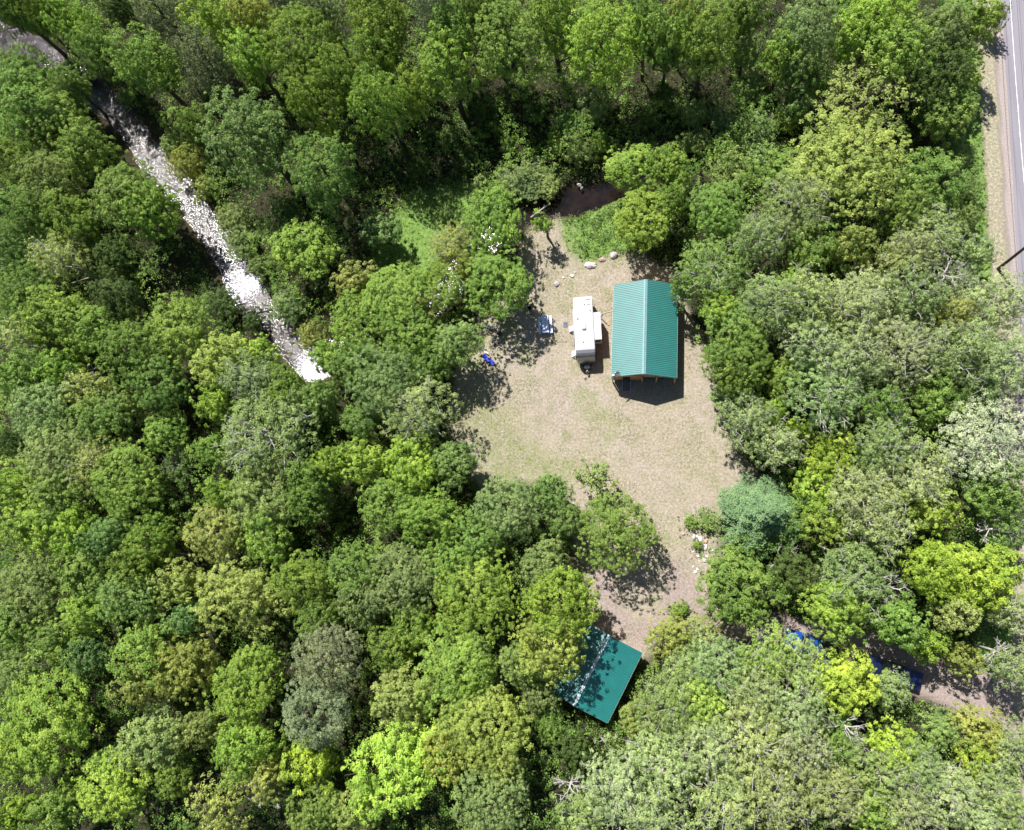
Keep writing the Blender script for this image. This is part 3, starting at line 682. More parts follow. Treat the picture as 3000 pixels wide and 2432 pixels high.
def build_rocks():
    q = lambda x, y: G(1600+x/4.65, 700+y/4.65)
    rock('boulder', q(602, 362), (.88, .47, .45), 'boulder_pale', 3, 'largest whitish oval boulder at the top edge of the dry lawn', 'boulders edging the lawn', rz=rad(-6))
    rock('boulder', q(765, 285), (.5, .36, .28), 'boulder_pink', 5, 'pink flat boulder just right of the largest whitish boulder', 'boulders edging the lawn')
    rock('boulder', q(922, 225), (.56, .52, .42), 'boulder', 8, 'mottled grey boulder at the right end of the row by tall grass', 'boulders edging the lawn', rz=rad(-40))
    rock('boulder', q(350, 508), (.34, .26, .22), 'boulder_pale', 11, 'small white smooth boulder lower left of the largest whitish one', 'boulders edging the lawn')
    rock('boulder', q(140, 615), (.37, .38, .33), 'boulder', 14, 'blue-grey boulder at the lower left end of the row', 'boulders edging the lawn')
    rock('boulder', q(235, 530), (.22, .16, .15), 'boulder_pale', 17, 'tiny pale stone between the blue-grey boulder and the small white one', 'boulders edging the lawn')
    rock('boulder', q(396, 460), (.15, .14, .14), 'boulder', 19, 'tiny dark round stone just above the small white boulder', 'boulders edging the lawn')
    rock('boulder', G(1500+665/3.36, 500+158/3.36, -.35), (.36, .26, .4), 'boulder_pale', 23, 'pale rock jutting from the brown pond below the bank', 'rocks in the pond', 'rock')
    rock('boulder', G(1500+690/3.36, 500+190/3.36, -.35), (.30, .14, .34), 'boulder_pale', 24, 'narrow pale rock in the pond just below the broader one', 'rocks in the pond', 'rock', rad(45))
    rp = [(250, 150, .30, 'boulder_pink'), (440, 200, .42, 'boulder'), (550, 240, .40, 'boulder_pale'), (655, 280, .38, 'boulder_red'), (495, 185, .22, 'boulder_pale'), (460, 370, .26, 'boulder'),
          (640, 380, .42, 'boulder_pale'), (520, 440, .34, 'boulder_pale'), (585, 430, .26, 'boulder_pale'), (465, 430, .22, 'boulder_pink'), (425, 465, .18, 'boulder_pale'), (570, 480, .2, 'boulder_pale'),
          (520, 540, .27, 'boulder_pale'), (610, 575, .25, 'boulder_pale'), (670, 545, .26, 'boulder_pale'), (625, 615, .3, 'boulder'), (490, 575, .16, 'boulder_pink'), (760, 440, .2, 'boulder_pale'),
          (430, 730, .18, 'boulder_pale'), (505, 770, .2, 'boulder_pale'), (465, 820, .24, 'boulder_pale'), (540, 635, .17, 'boulder_pale'), (285, 400, .16, 'boulder_pink'), (390, 560, .2, 'boulder_pink'), (565, 870, .2, 'boulder_pink'), (420, 260, .18, 'boulder')]
    q = lambda x, y: G(1960+x/6.045, 1540+y/6.045)
    names = {'boulder_pink': 'pinkish', 'boulder': 'grey', 'boulder_pale': 'white', 'boulder_red': 'rust-brown'}
    cx, cy = 530, 440; seen = {}
    for i, (x, y, s, mt) in enumerate(rp):
        ang = math.degrees(math.atan2(-(y-cy), x-cx)) % 360
        dr = ['right', 'upper right', 'top', 'upper left', 'left', 'lower left', 'bottom', 'lower right'][int(((ang+22.5) % 360)//45)]
        key = (names[mt], dr); seen.setdefault(key, []).append((math.hypot(x-cx, y-cy), i))
    for i, (x, y, s, mt) in enumerate(rp):
        for key, l in seen.items():
            l.sort(); ids = [k for _, k in l]
            if i in ids:
                rk = ids.index(i); ordn = '' if len(ids) == 1 else ['innermost ', 'second innermost ', 'third innermost ', 'fourth innermost ', 'fifth innermost '][rk]
                lab = f'{ordn}{key[0]} stone on the {key[1]} side of the stone heap'
        rock('stone', q(x, y), (s, s*random.Random(i).uniform(.55, .85), s*.6), mt, 40+i, lab, 'stones of the heap beside the drive', 'stone', i*1.3)

# ------------------------------------------------------------------ small things by the camp
def build_camp():
    q = lambda x, y, z=0: G(1400+x/5.444, 900+y/5.444, z)
    # blue reclining lawn chair
    c = q(178, 845, .35); root = empty('lounge_chair', (c[0], c[1], 0), rad(-38), 'bright blue folding lounge chair at the edge of the tree shade', 'chair')
    m = MB(); m.box((-.1, 0, .36), (.75, .52, .03)); m.build('seat', 'bluecanvas', root, bevel=.01)
    m = MB(); m.box((-.72, 0, .56), (.62, .52, .03), Matrix.Rotation(rad(38), 3, 'Y')); m.build('backrest', 'bluecanvas', root, bevel=.01)
    m = MB(); m.box((.53, 0, .31), (.52, .5, .03), Matrix.Rotation(rad(10), 3, 'Y')); m.build('footrest', 'bluecanvas', root, bevel=.01)
    m = MB(); m.box((.8, 0, .30), (.10, .3, .05)); m.build('tag', 'lampglass', root)
    for s in (-1, 1):
        for a, b in (((-.45, s*.28, .38), (-.62, s*.3, 0)), ((.25, s*.28, .36), (.42, s*.3, 0))):
            m = MB(); m.tube([a, b], .014, 6); m.build('leg', 'steel', root)
    # white folded chair next to it
    c = q(120, 718, .3); root = empty('folding_chair', (c[0], c[1], 0), rad(-28), 'narrow white folding chair just above the blue lounge chair', 'chair')
    m = MB(); m.box((.12, 0, .4), (.62, .16, .03)); m.build('seat', 'whitetrim', root, bevel=.008)
    m = MB(); m.box((-.3, .0, .62), (.28, .34, .03), Matrix.Rotation(rad(55), 3, 'Y')); m.build('backrest', 'whitetrim', root, bevel=.008)
    for s in (-1, 1):
        for x in (-.2, .35): m = MB(); m.tube([(x, s*.08, .4), (x+.05, s*.16, 0)], .013, 6); m.build('leg', 'steel', root)
    # grey-green camp chair, dark camp chair, long pale pole
    c = q(182, 325, .4); root = empty('camp_chair', (c[0], c[1], 0), rad(160), 'grey-green camp chair left of the dark one under the trees', 'chair', 'camp chairs by the fire ring'); camp_chair(root, 'greencanvas')
    c = q(345, 425, .4); root = empty('camp_chair', (c[0], c[1], 0), rad(220), 'dark navy camp chair beside the long pale pole', 'chair', 'camp chairs by the fire ring'); camp_chair(root, 'navycanvas')
    a, b = q(178, 560, 1.1), q(338, 350, 1.7); c = q(180, 575); m = MB(); m.tube([np.array([0, 0, 0]), a-c, b-c], [.03, .03, .025], 8)
    o = m.build('pole', 'steel', None, loc=c); tag(o, 'long pale metal pole leaning over the dark camp chair', 'pole')
    # tripod cooking stand and fire ring
    c = q(300, 600); root = empty('fire_ring', c, 0, 'ring of dark stones round ash near the blue chair', 'fire ring')
    m = MB(); m.disc((0, 0), .40, -.02, .03, 18); m.build('ash_bed', 'ash', root)
    for k in range(9):
        a = k*2*math.pi/9; m = MB(); m.box((.47*math.cos(a), .47*math.sin(a), .07), (.24, .17, .16), Matrix.Rotation(a+.4, 3, 'Z'), top=(.7, .7)); m.build('stone', 'boulder', root, bevel=.03)
    c = q(348, 560); root = empty('tripod_stand', c, 0, 'thin black metal tripod standing over the fire ring', 'tripod')
    for k in range(3):
        a = k*2.1+.4; m = MB(); m.tube([(.7*math.cos(a), .7*math.sin(a), 0), (0, 0, 1.5)], .014, 6); m.build('leg', 'black', root)
    m = MB(); m.tube([(0, 0, 1.46), (0, 0, 1.53)], .05, 8); m.build('ring', 'black', root)
    # white lantern hung on a post
    c = q(590, 105, 1.4); root = empty('lantern_post', (c[0], c[1], 0), 0, 'white round lantern on a thin post between tree and picnic table', 'lantern')
    m = MB(); m.tube([(0, 0, 0), (0, 0, 1.35)], .025, 8); m.build('post', 'black', root)
    m = MB(); m.tube([(0, 0, 1.3), (0, 0, 1.33), (0, 0, 1.45), (0, 0, 1.58), (0, 0, 1.64)], [.08, .16, .2, .16, .05], 14); m.build('shade', 'whitetrim', root)
    # grill: brown box and black kettle on legs
    q1 = lambda x, y, z=0: G(1300+x/2.378, 650+y/2.378, z)
    c = q1(596, 548, .8); root = empty('grill', (c[0], c[1], 0), rad(20), 'brown lidded grill on legs at the shaded edge above the table', 'grill')
    m = MB(); m.box((0, 0, .72), (.62, .42, .22)); m.build('firebox', 'rust', root, bevel=.03)
    m = MB(); m.prism([(-.2, 0), (.2, 0), (.17, .16), (0, .23), (-.17, .16)], -.3, .3); m.v = [(x, y, z+.835) for x, y, z in m.v]; m.build('lid', 'boulder_pink', root, bevel=.02)
    for x in (-.26, .26):
        for y in (-.16, .16): m = MB(); m.bar((x, y, .62), (x, y, 0), .035); m.build('leg', 'black', root)
    c = q1(597, 598, .3); root = empty('bucket', (c[0], c[1], 0), 0, 'black bucket on the shaded grass just below the brown grill', 'bucket')
    m = MB(); m.tube([(0, 0, 0), (0, 0, .4), (0, 0, .4), (0, 0, .06)], [.2, .27, .25, .18], 18, smooth=False); m.build('body', 'black', root)
    m = MB(); m.tube([(.27*math.cos(t), .12*abs(math.sin(t)), .4+.2*math.sin(t)) for t in np.linspace(0, math.pi, 9)], .008, 6); m.build('handle', 'steel', root)

# ------------------------------------------------------------------ pickups
def pickup(name, c, rz, paint, label, cover):
    """front towards -x"""
    root = empty(name, (c[0], c[1], 0), rz, label, 'pickup truck', 'pickup trucks parked on the shaded drive')
    L, hw = 5.9, .98
    def P(prof, x0, x1, ins=None):
        m = MB(); m.prism(prof, x0, x1, ins); m.v = [(y, x, z) for x, y, z in m.v]; return m
    arch = lambda cx: [(cx+.52*math.cos(a), .42+.5*math.sin(a)) for a in np.linspace(math.pi, 0, 9)]
    low = [(-2.95, .55)]+[p for p in [(-2.45, .42)]]+arch(-1.9)+[(-1.3, .38), (1.2, .38)]+arch(1.8)+[(2.9, .5), (2.95, .95), (2.9, 1.12), (.95, 1.12), (.95, 1.08), (-1.2, 1.1), (-2.55, 1.05), (-2.88, .95)]
    # hull without bed cavity cover
    P(low, -hw, hw).build('body', paint, root, bevel=.03)
    m = MB(); m.box((-1.95, 0, 1.10), (1.35, 1.62, .08), top=(.92, .9)); m.build('hood', paint, root, bevel=.03)
    cab = [(-1.35, 1.09), (-.62, 1.78), (-.45, 1.84), (.62, 1.84), (.78, 1.78), (.95, 1.09)]
    ins = lambda y, z: .17 if z > 1.5 else .03
    P(cab, -hw, hw, ins).build('cab', paint, root, bevel=.03)
    def quad(name, pts, mat, par=root):
        m = MB(); a = Vector(pts[1])-Vector(pts[0]); b = Vector(pts[-1])-Vector(pts[0]); nn = a.cross(b).normalized()*.012
        v = [Vector(p) for p in pts]; k = len(v); m.add([p+nn for p in v]+[p-nn for p in v], [tuple(range(k)), tuple(reversed(range(k, 2*k)))]+[(i, k+i, k+(i+1) % k, (i+1) % k) for i in range(k)]); return m.build(name, mat, par)
    quad('windshield', [(-1.31, -.84, 1.15), (-1.31, .84, 1.15), (-.67, .74, 1.75), (-.67, -.74, 1.75)], 'glass')
    quad('rear_window', [(.93, -.7, 1.2), (.93, .7, 1.2), (.81, .66, 1.7), (.81, -.66, 1.7)], 'glass')
    for s in (-1, 1):
        quad('window', [(-1.0, s*.975, 1.16), (-.2, s*.975, 1.16), (-.2, s*.825, 1.72), (-.55, s*.825, 1.72)], 'glass')
        quad('window', [(-.12, s*.975, 1.16), (.78, s*.975, 1.16), (.66, s*.825, 1.72), (-.12, s*.825, 1.72)], 'glass')
        m = MB(); m.box((-.95, s*1.1, 1.2), (.12, .2, .17)); m.build('mirror', paint, root, bevel=.03)
        m = MB(); m.box((-2.9, s*.74, .86), (.1, .36, .17)); m.build('headlight', 'lampglass', root, bevel=.02)
        m = MB(); m.box((2.94, s*.88, .9), (.06, .16, .3)); m.build('tail_light', 'redlens', root, bevel=.01)
        for x in (-1.9, 1.8):
            t = MB(); t.tube([(x, s*.72, .4), (x, s*.975, .4)], .4, 24, smooth=False); w = t.build('wheel', 'black', root, bevel=.03)
            t = MB(); t.tube([(x, s*.975, .4), (x, s*.99, .4)], .25, 18, smooth=False); t.build('rim', 'steel', w)
        m = MB(); m.box((.1, s*.987, .9), (.16, .02, .03)); m.build('door_handle', 'chrome', root)
    m = MB(); m.box((-2.93, 0, .72), (.08, 1.0, .3)); m.build('grille', 'darktrim', root, bevel=.01)
    m = MB(); m.box((-3.0, 0, .5), (.16, 1.86, .16)); m.build('front_bumper', 'chrome', root, bevel=.03)
    m = MB(); m.box((3.0, 0, .55), (.14, 1.8, .16)); m.build('rear_bumper', 'chrome', root, bevel=.03)
    m = MB(); m.box((1.92, 0, 1.145), (1.9, 1.74, .05)); m.build('bed_cover', cover, root, bevel=.01)
    m = MB(); m.box((1.92, -.93, 1.14), (1.9, .08, .04)); m.box((1.92, .93, 1.14), (1.9, .08, .04)); m.build('bed_rail', paint, root, bevel=.01)
    return root

# ------------------------------------------------------------------ pole and wires
def build_pole():
    b = G(2924, 788); H = 10.4
    rz = -math.atan2(RD[0], RD[1])
    root = empty('utility_pole', b, rz, 'tall dark wooden utility pole leaning out over the road verge', 'utility pole')
    m = MB(); m.tube([(0, 0, -.3), (0, 0, 3), (0, 0, 7), (0, 0, H)], [.19, .17, .15, .12], 12); m.build('shaft', 'pole', root)
    m = MB(); m.box((0, .13, 9.6), (2.5, .1, .13)); m.bar((-.7, .14, 9.55), (-.1, .14, 8.95), .04); m.bar((.7, .14, 9.55), (.1, .14, 8.95), .04); m.build('crossarm', 'pole', root)
    for x in (-1.15, -.55, .55, 1.15):
        m = MB(); m.tube([(x, .13, 9.66), (x, .13, 9.75), (x, .13, 9.79), (x, .13, 9.86)], [.03, .08, .05, .06], 10); m.build('insulator', 'boulder', root)
    M = root.matrix_basis
    for k, (x, sag, r, mt, lab) in enumerate(((-1.15, .55, .026, 'wire', 'bright thick wire sagging along the edge of the road'), (-.55, .4, .014, 'black', 'second thin wire along the road, just right of the bright one'),
                                    (1.15, .4, .014, 'black', 'thin wire farthest over the road, out by the frame edge'))):
        for sgn in (1,):
            a = M @ Vector((x, .13, 9.87)); m = MB(); pts = []
            for t in np.linspace(-1, 1, 33):
                s = t*55; p = a+Vector((RD[0], RD[1], 0))*s; u = abs(t); p.z -= sag*4*u*(1-u)*1.2; pts.append(p-a)
            m.tube(pts, r, 6); o = m.build('power_line', mt, None, loc=a); tag(o, lab, 'power line', 'power lines along the road')

build_cabin(); build_shed(); build_camper(); build_table(); build_rocks(); build_camp(); build_pole()
pickup('pickup_truck', (19.9, -9.45, 0), rad(-18), 'bluepaint', 'bright blue pickup with black bed cover, nearer the clearing on the drive', 'darktrim')
pickup('pickup_truck', (28.3, -12.2, 0), rad(-20), 'navypaint', 'navy blue pickup parked behind the bright blue one, nearer the road', 'navypaint')

# ------------------------------------------------------------------ trees
PAL = {'g1': (.285, .410, .075), 'g2': (.215, .325, .066), 'g3': (.185, .285, .062), 'g4': (.098, .155, .040), 'g5': (.235, .320, .105),
       'g6': (.300, .375, .150), 'g7': (.300, .355, .092), 'g8': (.190, .300, .085), 'pp': (.200, .245, .115), 'ps': (.125, .215, .090), 'yl': (.330, .450, .070), 'wt': (.38, .43, .27)}
# boughs at R=4, cover of sprays, spray radius, leaf size, leaves per spray, how much bough lengths differ, fan width, lowest direction
KIND = {
 'M': dict(nb=30, cov=1.9, tr=.37, ls=.102, k=34, spread=.22, fan=.17, low=-.5, mat='leaf', bark='bark', drop=.05, depth=.13),
 'R': dict(nb=34, cov=2.1, tr=.29, ls=.082, k=30, spread=.17, fan=.16, low=-.5, mat='leaf', bark='bark', drop=.05, depth=.11),
 'A': dict(nb=38, cov=1.4, tr=.31, ls=.078, k=26, spread=.17, fan=.15, low=-.35, mat='leaf_pale', bark='bark_pale', drop=.14, depth=.15),
 'Y': dict(nb=26, cov=1.35, tr=.33, ls=.092, k=28, spread=.20, fan=.17, low=-.4, mat='leaf', bark='bark', drop=.12, depth=.15),
 'W': dict(nb=26, cov=1.6, tr=.26, ls=.074, k=24, spread=.20, fan=.18, low=-.1, mat='leaf', bark='bark_pale', drop=.08, depth=.14),
 'P': dict(nb=44, cov=2.0, tr=.27, ls=.085, k=34, spread=.14, fan=.13, low=-.5, mat='needle', bark='bark', drop=.05, depth=.11),
 'L': dict(nb=24, cov=.85, tr=.34, ls=.105, k=17, spread=.22, fan=.13, low=-.2, mat='leaf', bark='bark', drop=.22, depth=.22),
}
def fib(n, rng, low):
    i = np.arange(n)+.5; z = 1-(1-low)*i/n; ph = i*2.399963+rng.uniform(0, 6.28); z = np.clip(z+rng.normal(0, .25/math.sqrt(n), n), -1, 1); ph = ph+rng.normal(0, .9/math.sqrt(n), n)
    r = np.sqrt(1-z*z); return np.stack([r*np.cos(ph), r*np.sin(ph), z], 1)
def crown_mesh(kind, R, Hc, zc, seed, name):
    """sprays of leaves set along boughs that fan out to an uneven outline"""
    K = KIND[kind]; rng = np.random.default_rng(seed)
    nb = int(K['nb']*(R/4.0)**1.0)+7; D = fib(nb, rng, K['low'])
    lob = unit(rng.normal(size=(7, 3))*np.array([1, 1, .5])); amp = rng.uniform(-.28, .2, 7)
    f = 1+(np.exp(-(1-D@lob.T)*5)*amp).sum(1)+rng.normal(0, K['spread'], nb)
    f = np.clip(f, .6, 1.3); keep = rng.random(nb) > K['drop']; keep[:3] = True; D, f = D[keep], f[keep]; nb = len(D)
    ax = np.array([R, R, Hc]); tr = K['tr']*(.8+.2*R/4)
    ntot = int(K['cov']*2*math.pi*R*R/(math.pi*tr*tr)); per = rng.dirichlet(np.full(nb, 6.0))*ntot
    C = []; NR = []; T = []
    for j in range(nb):
        n = int(per[j])+2; d = D[j]; u = np.cross(d, [0, 0, 1.0]); u = u/(np.linalg.norm(u)+1e-6); v = np.cross(u, d)
        t = 1-np.abs(rng.normal(0, K['depth'], n)); t = np.where(rng.random(n) < .22, rng.uniform(.35, .85, n), t)
        w = K['fan']*2.1/math.sqrt(nb/30.0)
        a, b = rng.normal(0, w, n), rng.normal(0, w*.8, n)
        drop = (a*a+b*b)*1.1                            # each bough arches over at its sides: clumps with dark seams between
        q = d*(t-drop)[:, None]+u*(a*t)[:, None]+v*(b*t)[:, None]
        q = q*f[j]*ax*.93; q[:, :2] *= np.where(q[:, 2:3] < 0, 1+.22*q[:, 2:3]/Hc, 1)
        C.append(q); NR.append(unit(d*.45+np.array([0, 0, .75])+u*a[:, None]*1.4+v*b[:, None]*1.4+rng.normal(0, .16, (n, 3)))); T.append(np.full(n, rng.normal(.5, .06)))
    C = np.vstack(C); NR = np.vstack(NR); T = np.concatenate(T)+rng.normal(0, .09, len(C))
    k = K['k']; n = len(C)*k; ts = (tr*rng.uniform(.55, 1.35, len(C))).repeat(k)
    nn = np.repeat(NR, k, 0); o = rng.normal(size=(n, 3)); o = unit(o)*(rng.random(n)**.5)[:, None]; al = (o*nn).sum(1)
    o = (o-nn*al[:, None]*.55)*ts[:, None]; rr = np.linalg.norm(o, axis=1)/ts
    lc = np.repeat(C, k, 0)+o-nn*(rr**2*ts*.35)[:, None]
    ln = unit(nn+o/ts[:, None]*.75+rng.normal(0, .30 if kind != 'P' else .6, (n, 3))); lc[:, 2] += zc
    sz = K['ls']*rng.uniform(.6, 1.35, n); tint = np.repeat(T, k)+rng.normal(0, .15, n)
    me = leaves(name, lc, ln, sz, tint, rng, K['mat'], .6 if kind != 'P' else .35)
    return me, D*f[:, None]*ax*.85+np.array([0, 0, zc])
def trunk_mesh(kind, R, h, zc, ends, seed, name):
    rng = random.Random(seed); m = MB(); K = KIND[kind]; pale = kind in 'AW'
    r0 = .03*h+.05 if kind != 'W' else .06
    pts = [(0, 0, -.3)]; x = y = 0
    zt = zc+(h-zc)*.45
    for i in range(1, 7):
        x += rng.uniform(-.12, .12)*R*.25; y += rng.uniform(-.12, .12)*R*.25; pts.append((x, y, zt*i/6))
    rs = [r0*(1-.8*i/6) for i in range(7)]
    if kind != 'W': m.tube(pts, rs, 7)
    n = len(ends); sel = rng.sample(range(n), min(n, 26 if kind in 'AL' else 15))
    for j in sel:
        e = Vector(ends[j]); hz = math.hypot(e.x, e.y)
        zs = max(.25*zc if kind != 'W' else .05, min(zt*.95, e.z-hz*rng.uniform(.45, .9))); t = zs/zt*6; i = min(int(t), 5); a = Vector(pts[i]).lerp(Vector(pts[i+1]), min(1, t-i))
        if kind == 'W': a = Vector((rng.uniform(-.3, .3), rng.uniform(-.3, .3), -.1))
        mid = a.lerp(e, .5)+Vector((rng.uniform(-.3, .3), rng.uniform(-.3, .3), rng.uniform(.0, .5)))*R*.15
        rb = max(.022, r0*(1-zs/zt*.75)*.42); tip = e*(1.03 if pale else 1.0)
        m.tube([a, a.lerp(mid, .5), mid, mid.lerp(tip, .55), tip], [rb, rb*.85, rb*.65, rb*.45, rb*.2], 5, cap=False)
        for w in range(3 if kind in 'AL' else 1):
            s = mid.lerp(tip, rng.uniform(.2, .9)); d = Vector((rng.gauss(0, 1), rng.gauss(0, 1), rng.uniform(.1, 1.1))).normalized()*R*rng.uniform(.15, .33)
            m.tube([s, s+d*.5+Vector((0, 0, .05*R)), s+d], [rb*.4, rb*.3, .008], 4, cap=False)
    me = bpy.data.meshes.new(name); me.from_pydata(m.v, [], m.f)
    me.polygons.foreach_set('use_smooth', [True]*len(me.polygons)); me.materials.append(MAT[K['bark']]); return me

def spruce_meshes(seed, R, h):
    """conifer with long drooping, feathery boughs in whorls"""
    rng = np.random.default_rng(seed); C = []; NR = []; T = []; m = MB(); m.tube([(0, 0, -.3), (0, 0, h*.5), (0, 0, h*.97)], [.26, .16, .03], 8)
    nw = 13
    for w in range(nw):
        z = h*(.16+.80*w/(nw-1)); ln = R*(1-(w/(nw-1))**1.25*.93)*rng.uniform(.9, 1.08); nbr = max(4, int(9-w*.35)); ph0 = rng.uniform(0, 6.28)
        for b in range(nbr):
            ph = ph0+b*6.283/nbr+rng.normal(0, .12); L = ln*rng.uniform(.78, 1.15); d = np.array([math.cos(ph), math.sin(ph), 0]); side = np.array([-d[1], d[0], 0]); tt = rng.normal(.5, .1)
            end = d*L+np.array([0, 0, z-.18*L]); m.tube([(0, 0, z), d*L*.5+np.array([0, 0, z+.02*L]), end], [.045, .03, .01], 4, cap=False)
            ns = int(L*5)+3
            for s in range(ns):
                t = (s+.5)/ns; p = d*L*t+np.array([0, 0, z+.06*L*t-.26*L*t*t]); wd = .34*L*(1-t)**.7*min(1, t*4+.25)+.10
                for sg in (-1, 1):
                    kk = max(2, int(wd/.09)); u = rng.random(kk)
                    q = p+side*sg*(u*wd)[:, None]+d*(u*wd*.8)[:, None]-np.array([0, 0, 1.0])*(u*u*wd*.25)[:, None]+rng.normal(0, .035, (kk, 3))
                    for rep in range(3):
                        C.append(q+rng.normal(0, .05, (kk, 3))); NR.append(np.array([0, 0, 1.0])+d*.25+rng.normal(0, .35, (kk, 3))); T.append(tt+u*.18+rng.normal(0, .12, kk))
    C = np.vstack(C); NR = np.vstack(NR); T = np.concatenate(T)
    cm = leaves('crown', C, NR, .095*rng.uniform(.7, 1.4, len(C)), T, rng, 'needle', .42)
    tm = bpy.data.meshes.new('trunk'); tm.from_pydata(m.v, [], m.f); tm.materials.append(MAT['bark']); return cm, tm

SIZES = [1.3, 2.0, 2.9, 3.9, 5.1]
POOL = {}
def proto(kind, R, pick):
    i = min(range(len(SIZES)), key=lambda k: abs(math.log(R/SIZES[k]))); s = SIZES[i]; nv = 5 if kind in 'MRA' else 3; v = pick % nv; key = (kind, i, v)
    if key not in POOL:
        hh = s*2.5 if kind not in 'WP' else (s*1.35 if kind == 'W' else s*3.4)
        Hc = s*.95 if kind not in 'WP' else (s*.72 if kind == 'W' else s*1.35)
        zc = hh-Hc; sd_ = (ord(kind)*731+i*97+v*13) % 99991
        c, e = crown_mesh(kind, s, Hc, zc, sd_, 'crown'); t = trunk_mesh(kind, s, hh, zc, e, sd_, 'trunk' if kind != 'W' else 'stems')
        POOL[key] = (c, t, s, hh, zc)
    return POOL[key]

